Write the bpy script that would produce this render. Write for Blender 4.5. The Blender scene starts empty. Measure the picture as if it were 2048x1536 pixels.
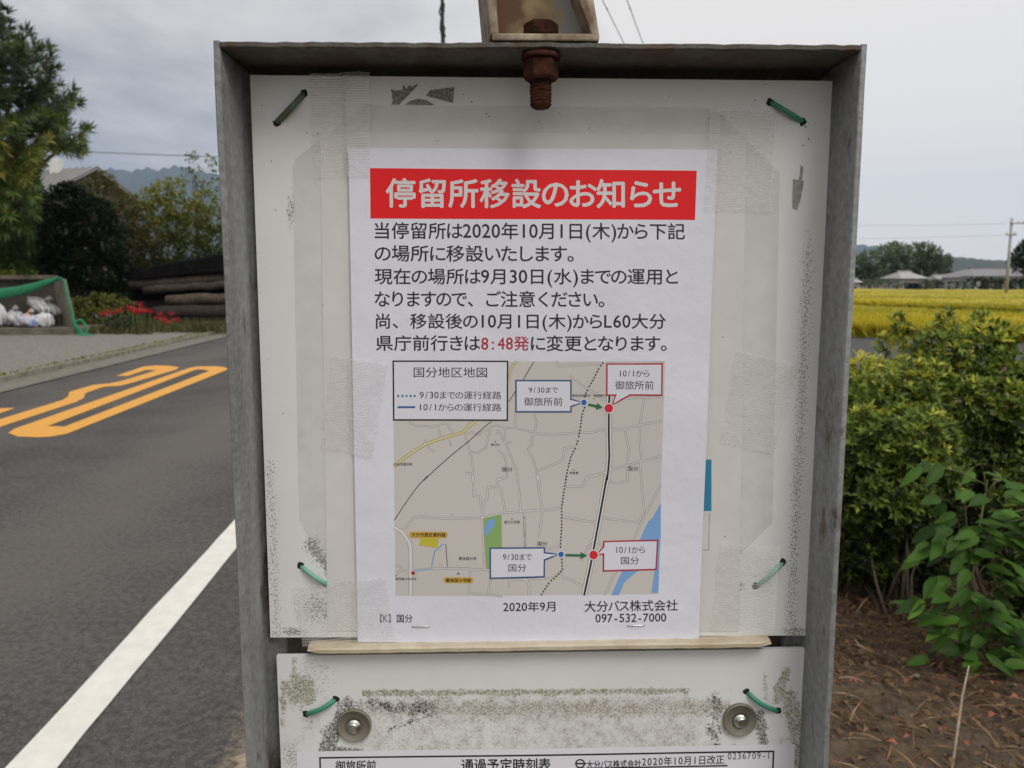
import bpy, bmesh, math, random
import numpy as np
from mathutils import Vector, Matrix

R = math.radians
random.seed(7)
rng = np.random.default_rng(7)
scene = bpy.context.scene
C = scene.collection

# ------------------------------------------------------------------ camera
CAM = Vector((0, 0, 1.42))
PITCH = R(7.4)
FPX = 1600.0                       # focal length in pixels of a 2048 x 1536 frame
cam_d = bpy.data.cameras.new("camera")
cam_d.sensor_width = 36
cam_d.lens = 36 * FPX / 2048
cam_d.clip_start = 0.02
cam_d.clip_end = 20000
cam_d.dof.use_dof = True
cam_d.dof.focus_distance = 0.468
cam_d.dof.aperture_fstop = 21
cam = bpy.data.objects.new("camera", cam_d)
C.objects.link(cam)
cam.location = CAM
cam.rotation_euler = (R(90) - PITCH, 0, 0)
scene.camera = cam

# ------------------------------------------------------------------ world
SUN_EL, SUN_AZ = R(50), R(150)     # azimuth clockwise from +Y: high, behind the camera, to the right
w = bpy.data.worlds.new("World")
scene.world = w
w.use_nodes = True
nt = w.node_tree
nt.nodes.clear()
def N(t, typ, **kw):
    n = t.nodes.new(typ)
    for k, v in kw.items():
        setattr(n, k, v)
    return n
def M_(t, op, a, b=None, c=None, clamp=False):
    n = t.nodes.new("ShaderNodeMath"); n.operation = op; n.use_clamp = clamp
    for i, v in enumerate((a, b, c)):
        if v is None: continue
        if isinstance(v, (int, float)): n.inputs[i].default_value = v
        else: t.links.new(v, n.inputs[i])
    return n.outputs[0]
def mixc(t, f, a, b, mode='MIX'):
    n = t.nodes.new("ShaderNodeMix"); n.data_type = 'RGBA'; n.blend_type = mode
    for sock, v in ((n.inputs[0], f), (n.inputs[6], a), (n.inputs[7], b)):
        if isinstance(v, (int, float)): sock.default_value = v
        elif isinstance(v, tuple): sock.default_value = (*v, 1) if len(v) == 3 else v
        else: t.links.new(v, sock)
    return n.outputs[2]
tc = N(nt, "ShaderNodeTexCoord")
sep = N(nt, "ShaderNodeSeparateXYZ"); nt.links.new(tc.outputs["Generated"], sep.inputs[0])
mp = N(nt, "ShaderNodeMapping"); mp.inputs["Scale"].default_value = (1, 1, 2.2)
mp.inputs["Location"].default_value = (0.35, 0.1, 0.2)
nt.links.new(tc.outputs["Generated"], mp.inputs[0])
nz = N(nt, "ShaderNodeTexNoise"); nz.inputs["Scale"].default_value = 3.4
nz.inputs["Detail"].default_value = 5; nz.inputs["Roughness"].default_value = 0.56
nz.inputs["Distortion"].default_value = 0.25
nt.links.new(mp.outputs[0], nz.inputs["Vector"])
t_ = M_(nt, 'MULTIPLY_ADD', M_(nt, 'MINIMUM', sep.outputs[0], 0.26), 1.7, 0.50)
t_ = M_(nt, 'ADD', t_, M_(nt, 'MULTIPLY', M_(nt, 'SUBTRACT', nz.outputs["Fac"], 0.46), 1.9))
t_ = M_(nt, 'ADD', t_, M_(nt, 'MULTIPLY', sep.outputs[2], 1.5))
back = M_(nt, 'MAXIMUM', M_(nt, 'MULTIPLY', sep.outputs[1], -1.0), 0.0)
t_ = M_(nt, 'ADD', t_, M_(nt, 'MULTIPLY', back, 0.05), clamp=True)
cr = N(nt, "ShaderNodeValToRGB")
cr.color_ramp.elements[0].position = 0.0; cr.color_ramp.elements[0].color = (0.385, 0.382, 0.395, 1)
cr.color_ramp.elements[1].position = 1.0; cr.color_ramp.elements[1].color = (0.95, 0.91, 0.86, 1)
e = cr.color_ramp.elements.new(0.5); e.color = (0.68, 0.665, 0.65, 1)
e = cr.color_ramp.elements.new(0.22); e.color = (0.44, 0.437, 0.445, 1)
nt.links.new(t_, cr.inputs[0])
# a cloud deck is brighter overhead and towards the sun behind it
gain = M_(nt, 'ADD', M_(nt, 'MULTIPLY', M_(nt, 'MAXIMUM', M_(nt, 'SUBTRACT', sep.outputs[2], 0.36), 0.0), 1.1), M_(nt, 'MULTIPLY', back, -0.12))
gain = M_(nt, 'MULTIPLY', M_(nt, 'ADD', gain, 1.0), 10.0)
vm = N(nt, "ShaderNodeVectorMath", operation='SCALE')
nt.links.new(cr.outputs[0], vm.inputs[0]); nt.links.new(gain, vm.inputs["Scale"])
sky = N(nt, "ShaderNodeTexSky")
sky.sky_type = 'NISHITA'; sky.sun_disc = False
sky.sun_elevation = SUN_EL; sky.sun_rotation = SUN_AZ
bg = N(nt, "ShaderNodeBackground"); bg.inputs["Strength"].default_value = 0.1
nt.links.new(mixc(nt, 0.08, vm.outputs[0], sky.outputs[0]), bg.inputs["Color"])
out = N(nt, "ShaderNodeOutputWorld"); nt.links.new(bg.outputs[0], out.inputs["Surface"])

sun_d = bpy.data.lights.new("sun", 'SUN'); sun_d.energy = 1.4; sun_d.angle = R(25); sun_d.color = (1, 0.96, 0.9)
sun = bpy.data.objects.new("sun", sun_d); C.objects.link(sun)
sdir = Vector((math.sin(SUN_AZ) * math.cos(SUN_EL), math.cos(SUN_AZ) * math.cos(SUN_EL), math.sin(SUN_EL)))
sun.rotation_euler = (-sdir).to_track_quat('-Z', 'Y').to_euler()
sun.location = (3, -5, 12)

scene.view_settings.view_transform = 'Standard'
scene.view_settings.look = 'None'
scene.view_settings.exposure = 0
scene.cycles.use_denoising = True
scene.cycles.max_bounces = 8
scene.cycles.transparent_max_bounces = 16
scene.cycles.volume_bounces = 1

# ------------------------------------------------------------------ projection helpers (photo pixels -> points on real planes)
F_ = Vector((0, math.cos(PITCH), -math.sin(PITCH)))
U_ = Vector((0, math.sin(PITCH), math.cos(PITCH)))
def ray(px, py):
    return F_ + Vector((1, 0, 0)) * ((px - 1024) / FPX) + U_ * ((768 - py) / FPX)
def G(px, py, z=0.0):                       # on the ground
    d = ray(px, py); return CAM + d * ((z - CAM.z) / d.z)
def W(px, py, dist):                        # on the upright plane y = dist
    d = ray(px, py); return CAM + d * (dist / d.y)
YB, YAW = 0.470, 0.019                      # the sign's boards: plane y = YB + YAW*x
BN = Vector((YAW, -1, 0)).normalized()      # towards the reader
B0 = Vector((0, YB, 0))
BX = Vector((1, YAW, 0)).normalized()
def S(px, py, off=0.0):                     # on the sign, off metres in front of the boards
    d = ray(px, py); t = ((B0 + BN * off - CAM).dot(BN)) / d.dot(BN); return CAM + d * t
def sgn(u, v, off=0.0):                     # sign coordinates: u across, v = world height
    return B0 + BX * u + Vector((0, 0, v)) + BN * off
def suv(p): return (p - B0).dot(BX), p.z
PXM = 1600 / 0.470

# ------------------------------------------------------------------ materials
def srgb(r, g, b):
    f = lambda c: (c / 12.92 if c <= 0.04045 else ((c + 0.055) / 1.055) ** 2.4)
    return (f(r / 255), f(g / 255), f(b / 255))
def mat(name, col, rough=0.6, metal=0.0, spec=0.5, var=0.0, scale=20, bump=0.0, bscale=None, col2=None, detail=6):
    m = bpy.data.materials.new(name); m.use_nodes = True
    t = m.node_tree; b = t.nodes["Principled BSDF"]
    b.inputs["Roughness"].default_value = rough; b.inputs["Metallic"].default_value = metal
    b.inputs["Specular IOR Level"].default_value = spec
    b.inputs["Base Color"].default_value = (*col, 1)
    if var or col2 or bump:
        tc = N(t, "ShaderNodeTexCoord")
        n = N(t, "ShaderNodeTexNoise"); n.inputs["Scale"].default_value = scale; n.inputs["Detail"].default_value = detail
        n.inputs["Roughness"].default_value = 0.62
        t.links.new(tc.outputs["Object"], n.inputs["Vector"])
        c2 = col2 if col2 else tuple(c * (1 - var) for c in col)
        c1 = col if col2 else tuple(min(1, c * (1 + var)) for c in col)
        rp = N(t, "ShaderNodeValToRGB")
        rp.color_ramp.elements[0].position = 0.33; rp.color_ramp.elements[0].color = (*c2, 1)
        rp.color_ramp.elements[1].position = 0.67; rp.color_ramp.elements[1].color = (*c1, 1)
        t.links.new(n.outputs["Fac"], rp.inputs[0]); t.links.new(rp.outputs[0], b.inputs["Base Color"])
        if bump:
            n2 = N(t, "ShaderNodeTexNoise"); n2.inputs["Scale"].default_value = bscale or scale; n2.inputs["Detail"].default_value = 8
            t.links.new(tc.outputs["Object"], n2.inputs["Vector"])
            bp = N(t, "ShaderNodeBump"); bp.inputs["Strength"].default_value = 1.0; bp.inputs["Distance"].default_value = bump
            t.links.new(n2.outputs["Fac"], bp.inputs["Height"]); t.links.new(bp.outputs[0], b.inputs["Normal"])
    return m
def leafmat(name, dark, light, rough=0.5, trans=0.25, third=None):
    m = bpy.data.materials.new(name); m.use_nodes = True
    t = m.node_tree; b = t.nodes["Principled BSDF"]; o = t.nodes["Material Output"]
    a = N(t, "ShaderNodeAttribute", attribute_name="tone")
    rp = N(t, "ShaderNodeValToRGB")
    rp.color_ramp.elements[0].color = (*dark, 1); rp.color_ramp.elements[1].color = (*light, 1)
    if third:
        rp.color_ramp.elements[1].position = 0.8
        e = rp.color_ramp.elements.new(1.0); e.color = (*third, 1)
    t.links.new(a.outputs["Fac"], rp.inputs[0]); t.links.new(rp.outputs[0], b.inputs["Base Color"])
    b.inputs["Roughness"].default_value = rough; b.inputs["Specular IOR Level"].default_value = 0.35
    tr = N(t, "ShaderNodeBsdfTranslucent"); t.links.new(rp.outputs[0], tr.inputs["Color"])
    mx = N(t, "ShaderNodeMixShader"); mx.inputs[0].default_value = trans
    t.links.new(b.outputs[0], mx.inputs[1]); t.links.new(tr.outputs[0], mx.inputs[2]); t.links.new(mx.outputs[0], o.inputs["Surface"])
    return m

# ------------------------------------------------------------------ object helpers
def tag(o, label=None, cat=None, group=None, kind=None):
    if label: o["label"] = label
    if cat: o["category"] = cat
    if group: o["group"] = group
    if kind: o["kind"] = kind
    return o
def empty(name, loc=(0, 0, 0)):
    o = bpy.data.objects.new(name, None); C.objects.link(o); o.location = loc; o.empty_display_size = 0.1
    o.rotation_euler = (0, 0, 0)
    return o
def link(name, me, mats, parent=None, smooth=False, at=None):
    """mesh in world coordinates -> object whose origin is at its base point"""
    if not isinstance(mats, (list, tuple)): mats = [mats]
    for m in mats: me.materials.append(m)
    o = bpy.data.objects.new(name, me); C.objects.link(o)
    org = Vector(at) if at is not None else None
    if parent is not None:
        p = Vector((0, 0, 0)); q = parent
        while q is not None: p += q.location; q = q.parent
        if org is None: org = p
        o.parent = parent; o.location = org - p
    elif org is not None:
        o.location = org
    if org is not None: me.transform(Matrix.Translation(-org))
    if smooth: me.polygons.foreach_set("use_smooth", [True] * len(me.polygons))
    me.update()
    return o
def pydata(name, verts, faces):
    me = bpy.data.meshes.new(name); me.from_pydata([tuple(v) for v in verts], [], faces); me.update(); return me
def bm_mesh(bm, name="mesh"):
    me = bpy.data.meshes.new(name); bmesh.ops.recalc_face_normals(bm, faces=bm.faces); bm.to_mesh(me); bm.free(); return me
def hexa(bm, c, mi=0):
    """box from 8 corners: 4 of one end then 4 of the other"""
    v = [bm.verts.new(p) for p in c]
    for f in ((0, 1, 2, 3), (7, 6, 5, 4), (0, 4, 5, 1), (1, 5, 6, 2), (2, 6, 7, 3), (3, 7, 4, 0)):
        bm.faces.new([v[i] for i in f]).material_index = mi
    return v
def box(bm, x0, x1, y0, y1, z0, z1, mi=0, rot=None):
    c = [Vector(p) for p in ((x0, y0, z0), (x1, y0, z0), (x1, y1, z0), (x0, y1, z0), (x0, y0, z1), (x1, y0, z1), (x1, y1, z1), (x0, y1, z1))]
    if rot is not None: c = [rot @ p for p in c]
    return hexa(bm, c, mi)
def sbox(bm, u0, u1, v0, v1, o0, o1, mi=0):
    return hexa(bm, [sgn(u0, v0, o0), sgn(u1, v0, o0), sgn(u1, v1, o0), sgn(u0, v1, o0), sgn(u0, v0, o1), sgn(u1, v0, o1), sgn(u1, v1, o1), sgn(u0, v1, o1)], mi)
def bevel(bm, w, seg=2):
    bmesh.ops.bevel(bm, geom=list(bm.edges), offset=w, segments=seg, profile=0.6, affect='EDGES', clamp_overlap=True)
def tube(bm, pts, rad, n=8, mi=0, caps=True):
    pts = [Vector(p) for p in pts]
    rads = rad if isinstance(rad, (list, tuple)) else [rad] * len(pts)
    rings = []; up = Vector((0.13, 0.31, 0.94))
    for i, p in enumerate(pts):
        d = (pts[min(i + 1, len(pts) - 1)] - pts[max(i - 1, 0)]).normalized()
        a = d.cross(up)
        if a.length < 1e-4: a = d.cross(Vector((1, 0, 0)))
        a.normalize(); b = d.cross(a)
        rings.append([bm.verts.new(p + (a * math.cos(k * 2 * math.pi / n) + b * math.sin(k * 2 * math.pi / n)) * rads[i]) for k in range(n)])
    for r0, r1 in zip(rings, rings[1:]):
        for k in range(n):
            f = bm.faces.new((r0[k], r0[(k + 1) % n], r1[(k + 1) % n], r1[k])); f.material_index = mi; f.smooth = True
    if caps:
        bm.faces.new(rings[0][::-1]).material_index = mi; bm.faces.new(rings[-1]).material_index = mi
def lathe(bm, prof, axis_o, ax, n=24, mi=0, smooth=True):
    """profile of (radius, distance along ax)"""
    ax = Vector(ax).normalized(); a = ax.cross(Vector((0.3, 0.2, 0.93))).normalized(); b = ax.cross(a)
    rings = [[bm.verts.new(Vector(axis_o) + ax * h + (a * math.cos(k * 2 * math.pi / n) + b * math.sin(k * 2 * math.pi / n)) * r) for k in range(n)] for r, h in prof]
    for r0, r1 in zip(rings, rings[1:]):
        for k in range(n):
            f = bm.faces.new((r0[k], r0[(k + 1) % n], r1[(k + 1) % n], r1[k])); f.smooth = smooth; f.material_index = mi
    bm.faces.new(rings[0][::-1]).material_index = mi; bm.faces.new(rings[-1]).material_index = mi

# ---- foliage
def leaf_mesh(base, axis, normal, length, width, tone, fold=0.18, curl=0.0):
    """numpy arrays of n leaves -> mesh; each leaf a folded kite of four triangles (5 verts)"""
    n = len(base)
    axis = axis / np.maximum(np.linalg.norm(axis, axis=1, keepdims=True), 1e-9)
    side = np.cross(axis, normal); side /= np.maximum(np.linalg.norm(side, axis=1, keepdims=True), 1e-9)
    nor = np.cross(side, axis)
    L = np.broadcast_to(np.asarray(length, float), (n,))[:, None]; Wd = np.broadcast_to(np.asarray(width, float), (n,))[:, None]
    mid = base + axis * L * 0.48
    v = np.empty((n, 5, 3))
    v[:, 0] = base
    v[:, 1] = mid + side * Wd * 0.5 + nor * Wd * fold
    v[:, 2] = base + axis * L - nor * L * curl
    v[:, 3] = mid - side * Wd * 0.5 + nor * Wd * fold
    v[:, 4] = mid + nor * L * curl * 0.25
    idx = np.arange(n)[:, None] * 5
    f = np.stack([np.concatenate([idx + 0, idx + 1, idx + 4], 1), np.concatenate([idx + 1, idx + 2, idx + 4], 1),
                  np.concatenate([idx + 4, idx + 2, idx + 3], 1), np.concatenate([idx + 0, idx + 4, idx + 3], 1)], 1).reshape(-1)
    me = bpy.data.meshes.new("leaves")
    me.vertices.add(n * 5); me.vertices.foreach_set("co", v.reshape(-1))
    me.loops.add(n * 12); me.loops.foreach_set("vertex_index", f.astype(np.int32))
    me.polygons.add(n * 4); me.polygons.foreach_set("loop_start", np.arange(0, n * 12, 3, dtype=np.int32))
    me.update(calc_edges=True)
    a = me.attributes.new("tone", 'FLOAT', 'POINT'); a.data.foreach_set("value", np.repeat(np.clip(tone, 0, 1), 5).astype(np.float32))
    return me
def unit(n):
    v = rng.normal(size=(n, 3)); return v / np.linalg.norm(v, axis=1, keepdims=True)
def clump_leaves(clumps, per_m2, llen, lwid, up=0.3, jitter=0.35, droop=0.0, tonevar=0.3):
    """clumps: (centre, (rx, ry, rz), tone). Leaves in the outer shell of each clump, pointing outwards."""
    Bs, As, Ns, Ls, Ts = [], [], [], [], []
    for c, r, tn in clumps:
        c = np.array(c); r = np.array(r if hasattr(r, "__len__") else (r, r, r), float)
        n = max(6, int(per_m2 * 4 * math.pi * (r[0] * r[1] * r[2]) ** (2 / 3)))
        d = unit(n); rad = np.clip(1 - np.abs(rng.normal(0, 0.28, n)), 0.15, 1.0)[:, None] + rng.normal(0, 0.05, (n, 1))
        p = c + d * r * rad
        ax = d + unit(n) * jitter * 2 + np.array([0, 0, up - droop])
        Bs.append(p); As.append(ax); Ns.append(unit(n) + np.array([0, 0, 1.2]))
        Ls.append(llen * rng.uniform(0.6, 1.25, n)); Ts.append(tn + rng.normal(0, tonevar * 0.5, n))
    L = np.concatenate(Ls)
    return leaf_mesh(np.concatenate(Bs), np.concatenate(As), np.concatenate(Ns), L, L * lwid, np.concatenate(Ts))
def rosettes(pts, dirs, k, llen, lwid, tones, spread=0.9):
    n = len(pts); P = np.repeat(pts, k, 0); D = np.repeat(dirs / np.linalg.norm(dirs, axis=1, keepdims=True), k, 0)
    a = np.cross(D, np.array([0.21, 0.33, 0.92])); a /= np.linalg.norm(a, axis=1, keepdims=True); b = np.cross(D, a)
    ang = np.tile(np.arange(k) * 2 * math.pi / k, n) + np.repeat(rng.uniform(0, 6.28, n), k) + rng.normal(0, 0.25, n * k)
    rad = a * np.cos(ang)[:, None] + b * np.sin(ang)[:, None]
    sp = rng.uniform(spread * 0.5, spread * 1.5, n * k)[:, None]
    ax = rad * sp + D * 0.7 + rng.normal(0, 0.12, (n * k, 3))
    L = llen * rng.uniform(0.6, 1.2, n * k)
    return leaf_mesh(P + rad * 0.002, ax, D + rad * 0.2, L, L * lwid, np.repeat(tones, k) + rng.normal(0, 0.13, n * k), fold=0.15, curl=0.08)
def trunk_bm(base, top, r0, r1, limbs=(), seed=0):
    bm = bmesh.new(); rn = random.Random(seed); base = Vector(base); top = Vector(top); n = 7
    pts = [base.lerp(top, i / n) + Vector((rn.uniform(-1, 1), rn.uniform(-1, 1), 0)) * r0 * 0.5 * (0 < i) for i in range(n + 1)]
    tube(bm, pts, [r0 + (r1 - r0) * i / n for i in range(n + 1)], 8)
    for t, e in limbs:
        s = base.lerp(top, t); e = Vector(e); m = s.lerp(e, 0.5) + Vector((0, 0, (e - s).length * 0.12))
        rr = (r0 + (r1 - r0) * t) * 0.55
        tube(bm, [s, s.lerp(m, 0.6), m, e], [rr, rr * 0.8, rr * 0.6, rr * 0.2], 6)
    return bm_mesh(bm, "trunk")
BARK = mat("bark", (0.09, 0.065, 0.045), 0.9, var=0.4, scale=9, bump=0.02)

# ================================================================== GROUND, ROAD
RD = Vector((math.sin(R(-3.97)), math.cos(R(-3.97)), 0)); RS = Vector((RD.y, -RD.x, 0))     # along / to the right
def rp_(s, a, z=0): return RS * s + RD * a + Vector((0, 0, z))
def spos(px, py): return G(px, py).dot(RS)
S_LINE0, S_LINE1 = spos(14, 1536), spos(116, 1536)
S_SHOULDER = spos(430, 1536)
S_GUT = spos(0, 787)                       # road / gutter edge on the far side
S_GUT2 = S_GUT - 0.55
def strip(name, s0, s1, a0, a1, z, m, na=60, ns=6, kind='structure', wob0=0.0, wob1=0.0, zfun=None):
    vs, fs = [], []
    for i in range(na + 1):
        a = a0 + (a1 - a0) * i / na
        for j in range(ns + 1):
            s = s0 + (s1 - s0) * j / ns
            if j == 0 and wob0: s += wob0 * (math.sin(a * 5.1) * 0.5 + math.sin(a * 13.7 + 1) * 0.3 + random.uniform(-.5, .5))
            if j == ns and wob1: s += wob1 * (math.sin(a * 4.3) * 0.5 + math.sin(a * 11.7 + 2) * 0.3 + random.uniform(-.5, .5))
            vs.append(rp_(s, a, z + (zfun(s, a) if zfun else 0)))
    for i in range(na):
        for j in range(ns):
            k = i * (ns + 1) + j; fs.append((k, k + 1, k + ns + 2, k + ns + 1))
    return tag(link(name, pydata(name, vs, fs), m), kind=kind)

# field soil that everything lies on, out to the horizon
ground_m = mat("soil", (0.075, 0.058, 0.038), 0.95, var=0.45, scale=0.6, bump=0.03, bscale=14)
me = pydata("ground", [(-4600, -50, -0.05), (4600, -50, -0.05), (4600, 5150, -0.05), (-4600, 5150, -0.05)], [(0, 1, 2, 3)])
tag(link("ground", me, ground_m), kind='structure')

def asphalt():
    m = bpy.data.materials.new("asphalt"); m.use_nodes = True; t = m.node_tree; b = t.nodes["Principled BSDF"]
    tc = N(t, "ShaderNodeTexCoord")
    def noise(sc, det=6, ro=0.6, stretch=None):
        n = N(t, "ShaderNodeTexNoise"); n.inputs["Scale"].default_value = sc; n.inputs["Detail"].default_value = det; n.inputs["Roughness"].default_value = ro
        t.links.new(tc.outputs["Object"], n.inputs["Vector"]); return n.outputs["Fac"]
    big = noise(0.9, 4); mid = noise(30, 6, 0.8); fine = noise(130, 3, 0.7)
    f = M_(t, 'ADD', M_(t, 'MULTIPLY', big, 0.55), M_(t, 'MULTIPLY', M_(t, 'MULTIPLY_ADD', mid, 1.7, -0.35), 0.95))
    f = M_(t, 'ADD', f, M_(t, 'MULTIPLY', M_(t, 'SUBTRACT', M_(t, 'MULTIPLY', fine, 2.0), 0.5), 0.55))
    rp = N(t, "ShaderNodeValToRGB")
    rp.color_ramp.elements[0].position = 0.70; rp.color_ramp.elements[0].color = (0.046, 0.0435, 0.042, 1)
    rp.color_ramp.elements[1].position = 1.0; rp.color_ramp.elements[1].color = (0.110, 0.101, 0.094, 1)
    f = M_(t, 'MULTIPLY', f, 0.88)
    dt = N(t, "ShaderNodeVectorMath", operation='DOT_PRODUCT'); t.links.new(tc.outputs["Object"], dt.inputs[0]); dt.inputs[1].default_value = tuple(RS)
    def track(s0, wd): 
        q = M_(t, 'DIVIDE', M_(t, 'SUBTRACT', dt.outputs["Value"], s0), wd); return M_(t, 'EXPONENT', M_(t, 'MULTIPLY', M_(t, 'MULTIPLY', q, q), -1.0))
    f = M_(t, 'ADD', M_(t, 'SUBTRACT', f, 0.09), M_(t, 'MULTIPLY', M_(t, 'ADD', track(-2.25, 0.55), M_(t, 'MULTIPLY', track(-4.6, 0.6), 0.6)), 0.20))
    t.links.new(f, rp.inputs[0])
    v = N(t, "ShaderNodeTexVoronoi"); v.inputs["Scale"].default_value = 120; t.links.new(tc.outputs["Object"], v.inputs["Vector"])
    sp = M_(t, 'GREATER_THAN', v.outputs["Color"], 0.90)
    sp = M_(t, 'MULTIPLY', sp, M_(t, 'LESS_THAN', v.outputs["Distance"], 0.3))
    t.links.new(mixc(t, M_(t, 'MULTIPLY', sp, 0.6), rp.outputs[0], (0.3, 0.29, 0.27)), b.inputs["Base Color"])
    ed = M_(t, 'DIVIDE', M_(t, 'SUBTRACT', dt.outputs["Value"], S_SHOULDER - 0.02), 0.16)
    ed = M_(t, 'ADD', ed, M_(t, 'MULTIPLY', M_(t, 'SUBTRACT', mid, 0.5), 2.2)); ed = M_(t, 'MULTIPLY', M_(t, 'ADD', ed, M_(t, 'MULTIPLY', M_(t, 'SUBTRACT', fine, 0.5), 1.2)), 1.0, clamp=True)
    pv_ = b.inputs["Base Color"].links[0].from_socket
    t.links.new(mixc(t, M_(t, 'MULTIPLY', ed, 0.8), pv_, (0.27, 0.22, 0.155)), b.inputs["Base Color"])
    b.inputs["Roughness"].default_value = 0.85; b.inputs["Specular IOR Level"].default_value = 0.25
    bp = N(t, "ShaderNodeBump"); bp.inputs["Strength"].default_value = 0.9; bp.inputs["Distance"].default_value = 0.006
    h = M_(t, 'ADD', fine, M_(t, 'MULTIPLY', v.outputs["Distance"], 0.8)); t.links.new(h, bp.inputs["Height"]); t.links.new(bp.outputs[0], b.inputs["Normal"])
    return m
ASPH = asphalt()
strip("road", S_GUT, S_SHOULDER + 0.2, -6, 90, 0.0, ASPH, 400, 10, wob1=0.03)
conc = mat("gutter_concrete", (0.17, 0.155, 0.13), 0.9, col2=(0.10, 0.095, 0.075), scale=5, bump=0.006, bscale=60)
strip("gutter", S_GUT2, S_GUT - 0.002, -6, 90, 0.012, conc, 200, 3)
gravel_m = mat("gravel_lot", (0.26, 0.24, 0.215), 0.95, col2=(0.11, 0.10, 0.09), scale=17, bump=0.03, bscale=45, detail=10)
strip("gravel_lot", -30, S_GUT2 - 0.09, -6, 34, 0.055, gravel_m, 160, 90, zfun=lambda s, a: 0.02 * math.sin(s * 1.7 + a) * math.sin(a * 0.9) + random.uniform(0, 0.015))
kerb_m = mat("kerb_concrete", (0.25, 0.235, 0.20), 0.9, col2=(0.10, 0.10, 0.06), scale=7, bump=0.02, bscale=30)
bm = bmesh.new()
a = -6.0
while a < 60:                                # worn kerb stones, one strip
    h = 0.085 + random.uniform(-.01, .012)
    hexa(bm, [rp_(S_GUT2 - 0.10, a, 0), rp_(S_GUT2, a, 0), rp_(S_GUT2, a + 0.59, 0), rp_(S_GUT2 - 0.10, a + 0.59, 0),
              rp_(S_GUT2 - 0.10, a, h), rp_(S_GUT2 - 0.012, a, h), rp_(S_GUT2 - 0.012, a + 0.59, h), rp_(S_GUT2 - 0.10, a + 0.59, h)])
    a += 0.6
tag(link("kerb", bm_mesh(bm), kerb_m), kind='structure')
shoulder_m = mat("rough_shoulder", (0.36, 0.30, 0.215), 0.95, col2=(0.13, 0.10, 0.07), scale=26, bump=0.02, bscale=55, detail=8)
strip("road_shoulder", S_SHOULDER + 0.06, S_SHOULDER + 0.75, -6, 60, 0.0025, shoulder_m, 2200, 26, wob0=0.07,
      zfun=lambda s, a: random.uniform(0, 0.010) * min(1, max(0, (s - S_SHOULDER - .1) * 6)))
soil_m = mat("soil_verge", (0.105, 0.072, 0.044), 0.97, col2=(0.034, 0.023, 0.015), scale=16, bump=0.03, bscale=40, detail=9)
strip("soil_verge", S_SHOULDER + 0.74, 9, -6, 14.0, -0.005, soil_m, 320, 120,
      zfun=lambda s, a: 0.03 * math.sin(s * 3 + 1) * math.sin(a * 2.2) + 0.012 * math.sin(s * 11 + a * 7) + random.uniform(-0.012, 0.012))
white_m = mat("white_line_paint", (0.60, 0.59, 0.55), 0.7, var=0.07, scale=12, bump=0.0015, bscale=160)
strip("road_edge_line", S_LINE0, S_LINE1, -6, 90, 0.005, white_m, 500, 2, wob0=0.004, wob1=0.004)
def worn(m, thr):
    t = m.node_tree; b = t.nodes["Principled BSDF"]; src = b.inputs["Base Color"].links[0].from_socket; tc = N(t, "ShaderNodeTexCoord")
    n = N(t, "ShaderNodeTexNoise"); n.inputs["Scale"].default_value = 22; n.inputs["Detail"].default_value = 9; n.inputs["Roughness"].default_value = 0.78; t.links.new(tc.outputs["Object"], n.inputs["Vector"])
    f = M_(t, 'DIVIDE', M_(t, 'SUBTRACT', n.outputs["Fac"], thr), 0.05, clamp=True)
    t.links.new(mixc(t, M_(t, 'MULTIPLY', f, 0.7), src, (0.12, 0.11, 0.10)), b.inputs["Base Color"])
worn(white_m, 0.66)
yel_m = mat("orange_road_paint", (0.60, 0.29, 0.042), 0.75, var=0.16, scale=40, bump=0.0015, bscale=160)
worn(yel_m, 0.63)
Z5 = lambda x, y: (x / 3.9385, 650 + y / 3.9385)
def ground_poly(bm, pts, z):
    vs = [bm.verts.new(G(*Z5(*p), z)) for p in pts]; bm.faces.new(vs)
bm = bmesh.new()
outer = [(65, 850), (112, 817), (1490, 338), (1560, 326), (1700, 325), (1770, 333), (1797, 344), (1765, 362), (530, 855), (400, 879), (300, 884), (140, 878)]
inner = [(372, 796), (385, 792), (1540, 352), (1565, 350), (1600, 352), (1630, 356), (1642, 362), (1630, 368), (508, 800), (480, 799), (440, 797), (395, 796)]
vo = [bm.verts.new(G(*Z5(*p), 0.005)) for p in outer]; vi = [bm.verts.new(G(*Z5(*p), 0.005)) for p in inner]
for k in range(len(vo)):
    q = (k + 1) % len(vo); bm.faces.new((vo[k], vo[q], vi[q], vi[k]))
ground_poly(bm, [(915, 400), (1130, 327), (1230, 318), (1340, 321), (1412, 333), (1385, 352), (1040, 455), (950, 478), (815, 487), (690, 530), (668, 545), (662, 572),
                 (600, 606), (0, 802), (-330, 905), (-430, 917), (-560, 910), (-600, 880), (-560, 850), (0, 655), (120, 653), (-60, 715), (-420, 845), (-405, 858), (-350, 850), (0, 742), (495, 590), (540, 560), (545, 526), (645, 497), (740, 471),
                 (860, 460), (960, 440), (1235, 356), (1150, 353), (1005, 402)], 0.005)
o = link("road_number_marking", bm_mesh(bm), yel_m); tag(o, kind='structure')

# lane beyond the hedge and the paddies
strip("farm_lane", 0.9, 60, 12.6, 20.4, 0.004, mat("lane_asphalt", (0.035, 0.036, 0.037), 0.85, var=0.25, scale=3), 20, 30)

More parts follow.
